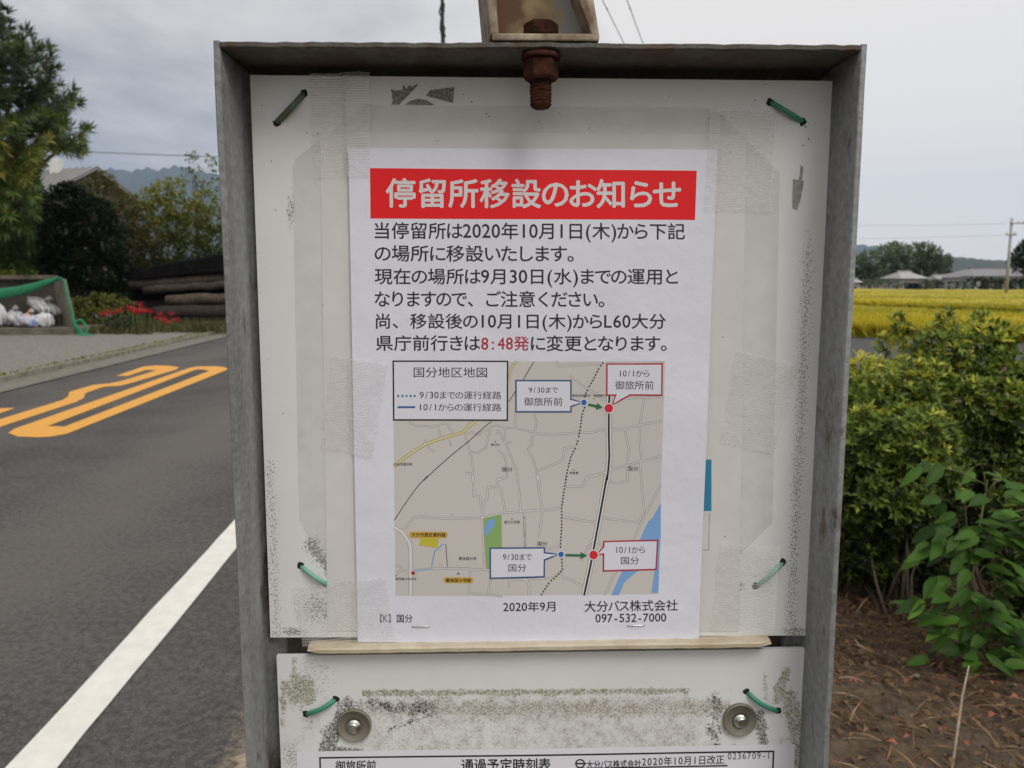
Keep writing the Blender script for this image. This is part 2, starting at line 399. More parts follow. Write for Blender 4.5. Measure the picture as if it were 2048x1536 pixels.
rice_m = leafmat("rice", srgb(122, 126, 26), srgb(198, 180, 42), 0.7, 0.3)
def paddy(name, corners, ztop, nblade, blade, near_only, label):
    """corners: four ground points (near-left, near-right, far-right, far-left)"""
    nl, nr, fr, fl = [np.array((c[0], c[1])) for c in corners]
    def at(u, v): return (nl * (1 - u) + nr * u) * (1 - v) + (fl * (1 - u) + fr * u) * v
    nu, nv = 90, 60; vs = []; tone = []
    for j in range(nv + 1):
        v = (j / nv) ** 1.6
        for i in range(nu + 1):
            p = at(i / nu, v); z = ztop - 0.10 + 0.05 * math.sin(p[0] * 0.7 + p[1] * 0.3) * math.sin(p[1] * 0.21) + random.uniform(-.035, .035)
            vs.append((p[0], p[1], z)); tone.append(0.62 + 0.22 * math.sin(p[1] * 0.35 + 0.6 * math.sin(p[0] * 0.2)) + random.uniform(-.15, .15))
    fs = [(j * (nu + 1) + i, j * (nu + 1) + i + 1, (j + 1) * (nu + 1) + i + 1, (j + 1) * (nu + 1) + i) for j in range(nv) for i in range(nu)]
    base = len(vs)
    for i in range(nu + 1):                     # near side wall of stems
        p = at(i / nu, 0); vs.append((p[0], p[1], -0.05)); tone.append(0.0)
    fs += [(base + i, base + i + 1, i + 1, i) for i in range(nu)]
    for j in range(nv + 1):
        v = (j / nv) ** 1.6; p = at(0, v); vs.append((p[0], p[1], -0.05)); tone.append(0.0)
    b2 = base + nu + 1
    fs += [(b2 + j + 1, b2 + j, j * (nu + 1), (j + 1) * (nu + 1)) for j in range(nv)]
    me = pydata(name, vs, fs)
    a = me.attributes.new("tone", 'FLOAT', 'POINT'); a.data.foreach_set("value", np.clip(np.array(tone), 0, 1).astype(np.float32))
    u = rng.uniform(0, 1, nblade); v = rng.uniform(0, 1, nblade) ** 2.2 * near_only
    P = np.array([at(x, y) for x, y in zip(u, v)])
    hgt = rng.uniform(0.8, 1.12, nblade) * blade
    Bs = np.column_stack([P, np.full(nblade, ztop) - hgt * 0.9])
    ax = rng.normal(0, 0.28, (nblade, 3)); ax[:, 2] = 1
    lm = leaf_mesh(Bs, ax, unit(nblade), hgt, hgt * 0.13, 0.62 + 0.16 * np.sin(P[:, 1] * 0.35) + rng.normal(0, 0.09, nblade), curl=0.25)
    bm = bmesh.new(); bm.from_mesh(me); bm.from_mesh(lm)
    me2 = bpy.data.meshes.new(name); bm.to_mesh(me2); bm.free()
    o = link(name, me2, rice_m); tag(o, label, "rice crop", kind='stuff'); return o
def gy(px, d): return W(px, 600, d).x
RT = 0.36
def zc(px, py): return G(px, py, RT)
n1, n2 = zc(1130, 632), zc(2300, 660)
m1, m2 = zc(1130, 585), zc(2300, 630)
paddy("rice_field", [(n1.x, n1.y), (n2.x, n2.y), (m2.x, m2.y - 0.3), (m1.x, m1.y - 0.3)], RT, 40000, 0.42, 1.0, "ripe golden rice in the nearer paddy behind the hedge")
k1, k2 = zc(1060, 577.5), zc(2400, 579)
q1, q2 = zc(1130, 584), zc(2300, 627)
paddy("rice_field", [(q1.x, q1.y + 0.6), (q2.x, q2.y + 0.6), (k2.x, k2.y), (k1.x, k1.y)], RT + 0.1, 24000, 0.5, 0.7, "ripe golden rice in the farther paddy below the distant houses")

# ================================================================== MOUNTAINS, FAR HILLS
hill_m = mat("forest_hill", (0.030, 0.045, 0.022), 0.95, var=0.4, scale=0.004)
def ridge(name, prof, dist, depth, rough):
    """prof: skyline pixels; a ridge with a slope towards us and one away"""
    vs, fs = [], []; n = 160
    xs = np.linspace(prof[0][0], prof[-1][0], n); ys = np.interp(xs, [p[0] for p in prof], [p[1] for p in prof])
    rows = 9
    for i in range(n):
        p = W(xs[i], ys[i], dist); top = p.z + rough * (0.5 * math.sin(xs[i] * 0.35) + 0.5 * math.sin(xs[i] * 0.83 + 1) + random.uniform(-.4, .4))
        for j in range(rows):
            t = j / (rows - 1) * 2 - 1
            h = top * (1 - abs(t)) ** 0.9 + (random.uniform(-1, 1) * top * 0.05 if abs(t) not in (0, 1) else 0)
            vs.append((p.x * (1 + t * depth / dist * 0.5), dist + t * depth, max(h, 0) - (1 if abs(t) == 1 else 0)))
    for i in range(n - 1):
        for j in range(rows - 1):
            k = i * rows + j; fs.append((k, k + rows, k + rows + 1, k + 1))
    return tag(link(name, pydata(name, vs, fs), hill_m, smooth=True), kind='structure')
ridge("mountains", [(-400, 400), (-100, 372), (60, 360), (180, 345), (225, 338), (262, 343), (292, 334), (318, 342), (345, 331), (380, 338), (440, 350), (520, 362), (700, 420), (900, 470), (1100, 520), (1300, 553)], 4200, 900, 8)
ridge("far_hills", [(1250, 552), (1450, 540), (1600, 512), (1700, 488), (1760, 492), (1830, 503), (1890, 511), (1930, 518), (1990, 521), (2060, 518), (2200, 505), (2500, 500), (2800, 530)], 3800, 700, 5)
ridge("near_hills", [(1450, 560), (1600, 545), (1720, 538), (1860, 528), (1900, 513), (1935, 514), (1965, 519), (2020, 523), (2100, 520), (2300, 515), (2600, 545)], 1700, 200, 2)

# ================================================================== BUS STOP SIGN
OF, OBK = 0.035, -0.013                      # front edge of the steel frame, and its back
def steel(name, base, dark, rust=0.10):
    m = bpy.data.materials.new(name); m.use_nodes = True; t = m.node_tree; b = t.nodes["Principled BSDF"]
    tc = N(t, "ShaderNodeTexCoord")
    def noise(sc, det=6, ro=0.6, st=(1, 1, 1)):
        mpn = N(t, "ShaderNodeMapping"); mpn.inputs["Scale"].default_value = st; t.links.new(tc.outputs["Object"], mpn.inputs[0])
        n = N(t, "ShaderNodeTexNoise"); n.inputs["Scale"].default_value = sc; n.inputs["Detail"].default_value = det; n.inputs["Roughness"].default_value = ro
        t.links.new(mpn.outputs[0], n.inputs["Vector"]); return n.outputs["Fac"]
    rp = N(t, "ShaderNodeValToRGB")
    rp.color_ramp.elements[0].position = 0.3; rp.color_ramp.elements[0].color = (*dark, 1)
    rp.color_ramp.elements[1].position = 0.62; rp.color_ramp.elements[1].color = (*base, 1)
    t.links.new(M_(t, 'ADD', M_(t, 'MULTIPLY', noise(22, 7, 0.65, (1, 1, 0.18)), 0.6), M_(t, 'MULTIPLY', noise(260, 3), 0.4)), rp.inputs[0])
    rm = N(t, "ShaderNodeValToRGB"); rm.color_ramp.elements[0].position = 0.66 - rust; rm.color_ramp.elements[1].position = 0.74 - rust
    t.links.new(noise(26, 8, 0.72, (1, 1, 0.6)), rm.inputs[0])
    c = mixc(t, M_(t, 'MULTIPLY', rm.outputs[0], 0.75), rp.outputs[0], (0.075, 0.045, 0.022))
    pt = N(t, "ShaderNodeValToRGB"); pt.color_ramp.elements[0].position = 0.70; pt.color_ramp.elements[1].position = 0.72
    t.links.new(noise(210, 4, 0.7), pt.inputs[0])
    t.links.new(mixc(t, M_(t, 'MULTIPLY', pt.outputs[0], 0.8), c, (0.02, 0.018, 0.016)), b.inputs["Base Color"])
    b.inputs["Metallic"].default_value = 0.35; b.inputs["Roughness"].default_value = 0.55
    bp = N(t, "ShaderNodeBump"); bp.inputs["Strength"].default_value = 0.8; bp.inputs["Distance"].default_value = 0.0006
    t.links.new(noise(420, 4), bp.inputs["Height"]); t.links.new(bp.outputs[0], b.inputs["Normal"])
    return m
GALV = steel("galvanised_steel", (0.34, 0.355, 0.36), (0.135, 0.138, 0.135), 0.095)
GALV_OLD_SHADED = steel("shaded_weathered_steel", (0.115, 0.112, 0.10), (0.045, 0.041, 0.034), 0.17)  # darker base paints shade inside the frame, along with real rust and weathering
RUST = mat("rusty_steel", (0.066, 0.024, 0.013), 0.95, spec=0.12, col2=(0.022, 0.011, 0.008), scale=150, bump=0.0008, bscale=320)
CREAM = mat("cream_paint", (0.56, 0.50, 0.39), 0.6, col2=(0.40, 0.33, 0.22), scale=38, bump=0.0004, bscale=200)

ul, vt = suv(S(425, 80, OF)); ur, _ = suv(S(1736, 80, OF))
TH = 0.0034
VB = 0.12                                    # the frame stands on a low base
sign = empty("bus_stop_sign", sgn((ul + ur) / 2, 0, 0))
tag(sign, "galvanised steel bus stop frame with two white panels", "bus stop sign")
for nm, u0, u1, mt in (("side_rail", ul, ul + TH, GALV), ("side_rail", ur - TH, ur, GALV)):
    bm = bmesh.new(); n = 60
    rn = random.Random(int(u0 * 1e5) & 1023)
    inner = 1 if u0 == ul else -1
    # rail: an outer web with a rounded inside corner running into the back flange
    prof = []                                # (u, off) section
    uo, ui = (u0, u1) if inner == 1 else (u1, u0)
    prof = [(uo, OBK), (uo, OF - 0.0006), (uo + inner * 0.0006, OF), (ui - inner * 0.0006, OF), (ui, OF - 0.0006), (ui, OBK + 0.012)]
    for k in range(1, 6):
        a = k / 5 * math.pi / 2; prof.append((ui + inner * 0.009 * (1 - math.cos(a)), OBK + 0.003 + 0.009 * (1 - math.sin(a))))
    prof += [(ui + inner * 0.0105, OBK + 0.003), (ui + inner * 0.0105, OBK)]
    rows = []
    for i in range(n + 1):
        z = VB + (vt - 0.0002 - VB) * i / n
        dx = rn.uniform(-1, 1) * 0.00018; rows.append([bm.verts.new(sgn(u + dx, z, o_)) for u, o_ in prof])
    for r0, r1 in zip(rows, rows[1:]):
        for k in range(len(prof)):
            q = (k + 1) % len(prof); f = bm.faces.new((r0[k], r0[q], r1[q], r1[k])); f.smooth = 4 <= k <= 11
    bm.faces.new(rows[0][::-1]); bm.faces.new(rows[-1])
    link(nm, bm_mesh(bm), mt, sign)
bm = bmesh.new(); n = 70; rows = []; rn = random.Random(3)
for i in range(n + 1):
    u = ul + TH + 0.0002 + (ur - ul - 2 * TH - 0.0004) * i / n
    dz = rn.uniform(-1, 1) * 0.0003 + 0.0006 * math.exp(-((u - suv(S(1100, 80, OF))[0]) / 0.03) ** 2)
    p = [(vt + dz - 0.0006, OBK), (vt + dz - 0.0004, OF - 0.001), (vt + dz - 0.001, OF), (vt - 0.0030 + dz, OF), (vt - 0.0038 + dz, OF - 0.001), (vt - 0.0038, OBK + 0.012)]
    for k in range(1, 6):
        a = k / 5 * math.pi / 2; p.append((vt - 0.0038 - 0.009 * (1 - math.cos(a)), OBK + 0.0034 + 0.009 * (1 - math.sin(a))))
    p += [(vt - 0.034, OBK + 0.0034), (vt - 0.034, OBK + 0.0004)]
    rows.append([bm.verts.new(sgn(u, z, o_)) for z, o_ in p])
for r0, r1 in zip(rows, rows[1:]):
    for k in range(len(r0)):
        q = (k + 1) % len(r0); f = bm.faces.new((r0[k], r0[q], r1[q], r1[k])); f.smooth = 4 <= k <= 11
bm.faces.new(rows[0][::-1]); bm.faces.new(rows[-1])
link("top_rail", bm_mesh(bm), GALV_OLD_SHADED, sign)
bm = bmesh.new(); sbox(bm, ul + 0.0145, ur - 0.0145, VB, vt - 0.035, OBK + 0.0006, OBK + 0.003)
link("back_plate", bm_mesh(bm), GALV_OLD_SHADED, sign)
bm = bmesh.new(); sbox(bm, ul - 0.05, ur + 0.05, -0.04, VB, -0.16, 0.16); bevel(bm, 0.02, 3)
link("base", bm_mesh(bm), mat("base_concrete", (0.33, 0.31, 0.28), 0.95, var=0.3, scale=12, bump=0.004), sign)

# --- the two white panels, with mildew and algae where it grows
def panel_mat(name, base, base2):
    m = bpy.data.materials.new(name); m.use_nodes = True; t = m.node_tree; b = t.nodes["Principled BSDF"]
    tc = N(t, "ShaderNodeTexCoord")
    def noise(sc, det=5, ro=0.6):
        n = N(t, "ShaderNodeTexNoise"); n.inputs["Scale"].default_value = sc; n.inputs["Detail"].default_value = det; n.inputs["Roughness"].default_value = ro
        t.links.new(tc.outputs["Object"], n.inputs["Vector"]); return n.outputs["Fac"]
    def attr(nm): return N(t, "ShaderNodeAttribute", attribute_name=nm).outputs["Fac"]
    rp = N(t, "ShaderNodeValToRGB"); rp.color_ramp.elements[0].color = (*base2, 1); rp.color_ramp.elements[1].color = (*base, 1)
    rp.color_ramp.elements[0].position = 0.3; rp.color_ramp.elements[1].position = 0.65
    t.links.new(noise(14, 6), rp.inputs[0])
    def spots(a, nz_, soft=0.03):
        x = M_(t, 'SUBTRACT', M_(t, 'ADD', nz_, M_(t, 'MULTIPLY', a, 0.62)), 0.80)
        return M_(t, 'DIVIDE', x, soft, clamp=True)
    mott = M_(t, 'ADD', M_(t, 'MULTIPLY', noise(120, 6, 0.75), 1.05), M_(t, 'MULTIPLY', noise(620, 3, 0.7), 0.5))
    mott = M_(t, 'SUBTRACT', mott, 0.275)
    speck = noise(1050, 2, 0.5)
    grain = M_(t, 'MULTIPLY_ADD', M_(t, 'DIVIDE', M_(t, 'SUBTRACT', noise(760, 4, 0.75), 0.44), 0.10, clamp=True), 0.72, 0.28)
    c = rp.outputs[0]
    c = mixc(t, M_(t, 'MULTIPLY', M_(t, 'MULTIPLY', spots(attr("film"), mott, 0.30), 0.95), grain), c, (0.30, 0.255, 0.205))
    c = mixc(t, M_(t, 'MULTIPLY', M_(t, 'MULTIPLY', spots(attr("algae"), mott, 0.16), 0.85), grain), c, (0.17, 0.165, 0.075))
    c = mixc(t, M_(t, 'MULTIPLY', M_(t, 'MULTIPLY', spots(attr("mould"), mott, 0.12), 0.95), grain), c, (0.045, 0.034, 0.024))
    c = mixc(t, M_(t, 'MULTIPLY', spots(attr("speck"), speck, 0.10), 0.68), c, (0.06, 0.055, 0.045))
    t.links.new(c, b.inputs["Base Color"]); b.inputs["Roughness"].default_value = 0.42; b.inputs["Specular IOR Level"].default_value = 0.4
    return m
PANEL = panel_mat("white_panel", (0.70, 0.712, 0.71), (0.645, 0.655, 0.65))
def seg_d(x, y, x0, y0, x1, y1):
    dx, dy = x1 - x0, y1 - y0; L = dx * dx + dy * dy
    tt = 0 if L == 0 else max(0, min(1, ((x - x0) * dx + (y - y0) * dy) / L))
    return math.hypot(x - x0 - dx * tt, y - y0 - dy * tt)
def panel(name, x0, y0, x1, y1, x2, y2, x3, y3, masks, nx, ny, label):
    """corner pixels tl tr br bl; masks: attr -> function of photo pixel"""
    bm = bmesh.new(); lay = {k: bm.verts.layers.float.new(k) for k in ("algae", "mould", "speck", "film")}
    P = [S(x0, y0), S(x1, y1), S(x2, y2), S(x3, y3)]; grid = []
    for j in range(ny + 1):
        row = []
        for i in range(nx + 1):
            u, v = i / nx, j / ny
            p = (P[0] * (1 - u) + P[1] * u) * (1 - v) + (P[3] * (1 - u) + P[2] * u) * v
            px = (x0 * (1 - u) + x1 * u) * (1 - v) + (x3 * (1 - u) + x2 * u) * v; py = (y0 * (1 - u) + y1 * u) * (1 - v) + (y3 * (1 - u) + y2 * u) * v
            vv = bm.verts.new(p)
            for k, f in masks.items(): vv[lay[k]] = max(0.0, min(1.0, f(px, py)))
            row.append(vv)
        grid.append(row)
    for j in range(ny):
        for i in range(nx): bm.faces.new((grid[j][i], grid[j + 1][i], grid[j + 1][i + 1], grid[j][i + 1]))
    rim = grid[0] + [r[-1] for r in grid[1:-1]] + grid[-1][::-1] + [r[0] for r in grid[1:-1]][::-1]
    bk = [bm.verts.new(v.co - BN * 0.003) for v in rim]
    for k in range(len(rim)):
        q = (k + 1) % len(rim); bm.faces.new((rim[k], rim[q], bk[q], bk[k]))
    bm.faces.new(bk[::-1])
    o = link(name, bm_mesh(bm), PANEL, sign); tag(o, label); return o
def g(x, y, cx, cy, rx, ry): return math.exp(-(((x - cx) / rx) ** 2 + ((y - cy) / ry) ** 2))
def up_speck(x, y):
    r = 0.41 * math.exp(-((x - (1650 - (y - 150) * 0.047 - 18)) / 18) ** 2) * (1 if y > 380 else 0) * min(1, max(0, (y - 400) / 90))
    r = max(r, 0.36 * math.exp(-((x - (522 + (y - 480) * 0.04)) / 16) ** 2) * (0.35 + 0.65 * (y > 900)) * (y > 430))
    r = max(r, 0.62 * math.exp(-(seg_d(x, y, 622, 1075, 690, 1165) / 20) ** 2) * (x < 690), 0.7 * math.exp(-(seg_d(x, y, 1400, 1215, 1450, 1190) / 18) ** 2))
    r = max(r, 0.62 * g(x, y, 585, 1262, 35, 12), 0.62 * g(x, y, 1590, 1262, 35, 12), 0.50 * g(x, y, 640, 1210, 60, 45))
    r = max(r, 0.55 * g(x, y, 580, 405, 9, 45))
    return r + 0.10
def up_mould(x, y): return max(0.55 * g(x, y, 1490, 1165, 30, 22), 0.50 * math.exp(-(seg_d(x, y, 1475, 1150, 1520, 1140) / 7) ** 2), 0)
panel("upper_panel", 500, 150, 1677, 162, 1613, 1271, 541, 1275, {"speck": up_speck, "mould": up_mould, "film": lambda x, y: 0.30 * g(x, y, 900, 165, 500, 60)}, 190, 180, None)
def lo_algae(x, y):
    r = max(0.75 * g(x, y, 600, 1375, 38, 32), 0.68 * math.exp(-(seg_d(x, y, 588, 1318, 590, 1365) / 8) ** 2), 0.6 * math.exp(-(seg_d(x, y, 566, 1360, 566, 1440) / 8) ** 2))
    r = max(r, 0.72 * math.exp(-(seg_d(x, y, 1572, 1340, 1555, 1390) / 15) ** 2), 0.62 * math.exp(-(seg_d(x, y, 1528, 1345, 1530, 1390) / 9) ** 2), 0.80 * math.exp(-(seg_d(x, y, 1580, 1390, 1595, 1460) / 20) ** 2), 0.62 * math.exp(-(seg_d(x, y, 1590, 1460, 1598, 1530) / 18) ** 2))
    if 722 < x < 1375: r = max(r, 0.80 * math.exp(-((y - (1381 - (x - 735) * 0.008)) / 7.5) ** 2))
    if 1375 <= x < 1465: r = max(r, 0.5 * math.exp(-((y - 1374) / 6) ** 2))
    return 1.0 * r
def lo_mould(x, y):
    r = max(0.80 * math.exp(-(seg_d(x, y, 690, 1405, 650, 1490) / 24) ** 2), 0.78 * math.exp(-(seg_d(x, y, 660, 1490, 740, 1496) / 11) ** 2))
    r = max(r, 0.64 * math.exp(-(seg_d(x, y, 720, 1402, 860, 1412) / 20) ** 2), 0.62 * math.exp(-(seg_d(x, y, 775, 1452, 862, 1420) / 9) ** 2))
    r = max(r, 0.62 * math.exp(-(seg_d(x, y, 1428, 1395, 1425, 1455) / 24) ** 2), 0.75 * math.exp(-(seg_d(x, y, 1515, 1420, 1530, 1485) / 17) ** 2), 0.60 * math.exp(-(seg_d(x, y, 1430, 1480, 1520, 1484) / 9) ** 2))
    return 1.08 * r
def lo_film(x, y):
    r = 0
    if 715 < x < 1460:
        d = (y - 1388); r = max(r, 0.95 * math.exp(-((d - 22) / 30) ** 2) * (1 if d > -4 else 0.2))
        r = max(r, 0.64 * (y > 1390))
    r = max(r, 0.60 * g(x, y, 610, 1440, 60, 60), 0.45 * g(x, y, 585, 1510, 40, 60), 0.5 * g(x, y, 1570, 1470, 50, 60))
    return r
panel("lower_panel", 553, 1312, 1622, 1297, 1583, 2150, 588, 2158, {"algae": lambda x, y: lo_algae(x, y) + 0.3 * g(x, y, 605, 1400, 60, 60) + 0.3 * g(x, y, 1570, 1420, 50, 70) + 0.28 * (722 < x < 1400) * math.exp(-((y - 1392) / 14) ** 2), "mould": lo_mould, "film": lo_film, "speck": lambda x, y: 0.12 + 0.28 * g(x, y, 620, 1345, 60, 40) + 0.16 * (1395 < y < 1440) * (x > 720) * (x < 1420) + 0.4 * g(x, y, 580, 1500, 25, 40)}, 260, 200, None)

# --- cream ledge between the panels
bm = bmesh.new()
def ledge_pt(px, py, off): return S(px, py, off)
l0, l1 = suv(S(616, 1290, 0.006))[0], suv(S(1540, 1284, 0.006))[0]
za, zb = S(1080, 1283, 0.002).z, S(1080, 1306, 0.009).z
n = 40; rows = []
for i in range(n + 1):
    u = l0 + (l1 - l0) * i / n; dz = random.uniform(-1, 1) * 0.00025 + (u - l0) * 0.006
    e_ = 0.0018 if i in (0, n) else 0
    rows.append([bm.verts.new(sgn(u, z + dz, o_)) for z, o_ in ((zb + e_, OBK + 0.004), (zb + e_, 0.0075), (zb + 0.0008 + e_, 0.009), (zb + 0.0030, 0.0092 - e_), (zb + 0.0040, 0.0082 - e_), (za, 0.0006), (za, OBK + 0.004))])
for r0, r1 in zip(rows, rows[1:]):
    for k in range(7): bm.faces.new((r0[k], r0[(k + 1) % 7], r1[(k + 1) % 7], r1[k])).smooth = k in (1, 3)
bm.faces.new(rows[0][::-1]); bm.faces.new(rows[-1])
link("ledge", bm_mesh(bm), CREAM, sign)

# --- bracket on top with its rusty bolt

OB = 0.0355                                   # front edge of the bracket
bm = bmesh.new()
z0 = vt + 0.0006; z1 = z0 + 0.0036; ztop = z0 + 0.16
uL, uR = suv(S(980, 75, OB))[0], suv(S(1199, 78, OB))[0]
sbox(bm, uL + 0.001, uR, z0, z1, OBK, OB)
def fl(ub_f, ut_f, ub_b, ut_b, th):
    """upright side plate: u at bottom/top of its front and back edges"""
    hexa(bm, [sgn(ub_f, z1 - 0.001, OB), sgn(ub_f + th, z1 - 0.001, OB), sgn(ub_b + th, z1 - 0.001, OBK), sgn(ub_b, z1 - 0.001, OBK),
              sgn(ut_f, ztop, OB), sgn(ut_f + th, ztop, OB), sgn(ut_b + th, ztop, OBK), sgn(ut_b, ztop, OBK)])
hk = suv(S(1080, 0, OB))[1]; k = (ztop - z1) / (hk - z1)
def ex(b_, t_): return b_ + (t_ - b_) * k
uf = lambda px, py, o_: suv(S(px, py, o_))[0]
fl(uf(982, 62, OB), ex(uf(982, 62, OB), uf(974, 0, OB)), uf(966, 70, OBK), ex(uf(966, 70, OBK), uf(964, 0, OBK)), 0.0042)
fl(uf(1184, 70, OB), ex(uf(1184, 70, OB), uf(1160, 0, OB)), uf(1158, 60, OBK), ex(uf(1158, 60, OBK), uf(1152, 0, OBK)), 0.0042)
bevel(bm, 0.0009, 2)
br = link("bracket", bm_mesh(bm), mat("stained_cream_paint", (0.42, 0.365, 0.27), 0.75, col2=(0.115, 0.065, 0.034), scale=55, bump=0.0006, bscale=160, detail=9), sign)
bm = bmesh.new(); sbox(bm, uf(984, 60, 0.0165), uf(1170, 60, 0.0165), z1 + 0.0002, ztop - 0.01, 0.013, 0.0165)
def rust_plate():
    m = bpy.data.materials.new("stained_plate"); m.use_nodes = True; t = m.node_tree; b = t.nodes["Principled BSDF"]
    tc = N(t, "ShaderNodeTexCoord"); se = N(t, "ShaderNodeSeparateXYZ"); t.links.new(tc.outputs["Generated"], se.inputs[0])
    n = N(t, "ShaderNodeTexNoise"); n.inputs["Scale"].default_value = 42; n.inputs["Detail"].default_value = 6; t.links.new(tc.outputs["Object"], n.inputs["Vector"])
    f = M_(t, 'ADD', n.outputs["Fac"], M_(t, 'MULTIPLY', M_(t, 'SUBTRACT', 0.55, se.outputs[0]), 0.75))
    rp = N(t, "ShaderNodeValToRGB"); els = rp.color_ramp.elements
    els[0].position = 0.34; els[0].color = (0.30, 0.30, 0.29, 1); els[1].position = 0.70; els[1].color = (0.10, 0.042, 0.014, 1)
    e = els.new(0.52); e.color = (0.33, 0.26, 0.14, 1)
    t.links.new(f, rp.inputs[0]); t.links.new(rp.outputs[0], b.inputs["Base Color"]); b.inputs["Roughness"].default_value = 0.7
    return m
link("back_web", bm_mesh(bm), rust_plate(), br)
OBOLT = 0.0265
ub = suv(S(1082, 60, OBOLT))[0]
def bz(py): return suv(S(1082, py, OBOLT))[1]
mpx = 0.45 / 1600
bolt = None
bm = bmesh.new()
prof = []; zt_, zb_ = bz(150), bz(216); r = 20.5 * mpx; pitch = 0.00175; nseg = 28
z = zb_; prof.append((r * 0.72, zb_ - 0.0002)); prof.append((r * 0.88, zb_ + 0.0006))
z = zb_ + 0.001
while z < zt_:
    prof += [(r * 0.89, z), (r * 1.02, z + pitch * 0.45), (r * 1.02, z + pitch * 0.55)]; z += pitch
prof.append((r * 0.9, z1 + 0.001))
lathe(bm, prof, sgn(ub, 0, OBOLT), (0, 0, 1), nseg)
for v in bm.verts: v.co += Vector((random.uniform(-1, 1), random.uniform(-1, 1), random.uniform(-1, 1))) * 0.00022
bolt = link("bolt", bm_mesh(bm), RUST, sign)
bm = bmesh.new()                              # hexagon head above the plate
def hexnut(bm, zb, zt, rr, ph):
    lathe(bm, [(rr * 0.9, zb), (rr, zb + 0.0006), (rr, zt - 0.0009), (rr * 0.86, zt)], sgn(ub, 0, OBOLT), (0, 0, 1), 6, smooth=False)
hexnut(bm, z1 + 0.0002, z1 + 0.0078, 32 * mpx * 1.05, 0); bevel(bm, 0.0004, 1)
link("head", bm_mesh(bm), RUST, bolt)
zr = vt - 0.0040
bm = bmesh.new(); lathe(bm, [(37 * mpx, zr - 0.0003), (37.5 * mpx, zr - 0.0024), (36 * mpx, zr - 0.0028)], sgn(ub, 0, OBOLT), (0, 0, 1), 28)
link("washer", bm_mesh(bm), RUST, bolt)
bm = bmesh.new(); lathe(bm, [(32 * mpx, zr - 0.0029), (34 * mpx, zr - 0.0040), (34 * mpx, zr - 0.0118), (29 * mpx, zr - 0.0138)], sgn(ub, 0, OBOLT), (0, 0, 1), 6, smooth=False); bevel(bm, 0.0009, 2)
link("nut", bm_mesh(bm), RUST, bolt)

# --- green plastic-coated wire ties through holes in the panels
WIRE = mat("green_wire_coating", (0.035, 0.26, 0.17), 0.4, col2=(0.045, 0.20, 0.13), scale=90)
WIRE_OLD = mat("faded_wire_coating", (0.08, 0.17, 0.11), 0.5, col2=(0.085, 0.07, 0.028), scale=90)
WIRE_PALE = mat("pale_wire_coating", (0.16, 0.40, 0.31), 0.45, col2=(0.13, 0.33, 0.26), scale=90)
HOLE = mat("hole_edge", (0.012, 0.012, 0.012), 0.9)
for (x0, y0, x1, y1, mt, rr) in ((608, 187, 553, 246, WIRE_OLD, 6.2), (1540, 204, 1606, 244, WIRE, 5.2), (601, 1131, 655, 1170, WIRE_PALE, 4.6), (1566, 1124, 1512, 1172, WIRE_PALE, 4.6), (672, 1398, 612, 1428, WIRE, 5.2), (1493, 1383, 1556, 1422, WIRE, 5.2)):
    bm = bmesh.new(); pts = []
    side = random.uniform(-3, 3) + (4 if y0 > 1000 else 0)
    for k in range(11):
        t = k / 10; h = 0.0042 * math.sin(math.pi * t) ** 0.7 - 0.001 if 0 < k < 10 else -0.002
        pts.append(S(x0 + (x1 - x0) * t, y0 + (y1 - y0) * t + side * math.sin(math.pi * t), h))
    tube(bm, pts, rr * mpx, 10)
    for x, y in ((x0, y0), (x1, y1)):
        c = S(x, y, 0.0002); vs = [bm.verts.new(c + (BX * math.cos(a) + Vector((0, 0, 1)) * math.sin(a)) * mpx * (7.6 + random.uniform(-1.8, 2.0))) for a in [i * math.pi / 8 for i in range(16)]]
        f = bm.faces.new(vs); f.material_index = 1
    o = link("wire_tie", bm_mesh(bm), [mt, HOLE], sign)
# --- two button screws on broad washers
INOX = mat("stainless_steel", (0.55, 0.54, 0.52), 0.22, metal=1.0, var=0.06, scale=60)
TAN = mat("nylon_washer", (0.175, 0.155, 0.12), 0.55, var=0.08, scale=50)
for cx, cy in ((709, 1448), (1479, 1437)):
    c = S(cx, cy, 0.0)
    bm = bmesh.new(); R0 = 36.5 * 0.468 / 1600
    lathe(bm, [(R0, 0.0003), (R0, 0.0022), (R0 * 0.965, 0.0028), (R0 * 0.93, 0.0028), (R0 * 0.92, 0.0024), (R0 * 0.52, 0.0024), (R0 * 0.50, 0.0020), (R0 * 0.1, 0.0020)], c, BN, 48)
    ws = link("washer", bm_mesh(bm), TAN, sign)
    bm = bmesh.new(); r = 17 * 0.468 / 1600
    hexr = 6.5 * 0.468 / 1600
    pr = [(r * 0.98, 0.0021), (r, 0.0026)] + [(r * math.cos(a), 0.0026 + r * 0.55 * math.sin(a)) for a in (0.3, 0.6, 0.85, 1.05)] + [(hexr * 1.15, 0.0026 + r * 0.55)]
    lathe(bm, pr, c, BN, 30)
    bm.faces.ensure_lookup_table()
    for f in list(bm.faces)[-1:]: bm.faces.remove(f)
    lathe(bm, [(hexr * 1.2, 0.0026 + r * 0.55 + 0.00002), (hexr, 0.0026 + r * 0.54), (hexr * 0.95, 0.0030), (hexr * 0.1, 0.0028)], c, BN, 6, smooth=False)
    link("screw", bm_mesh(bm), INOX, ws)

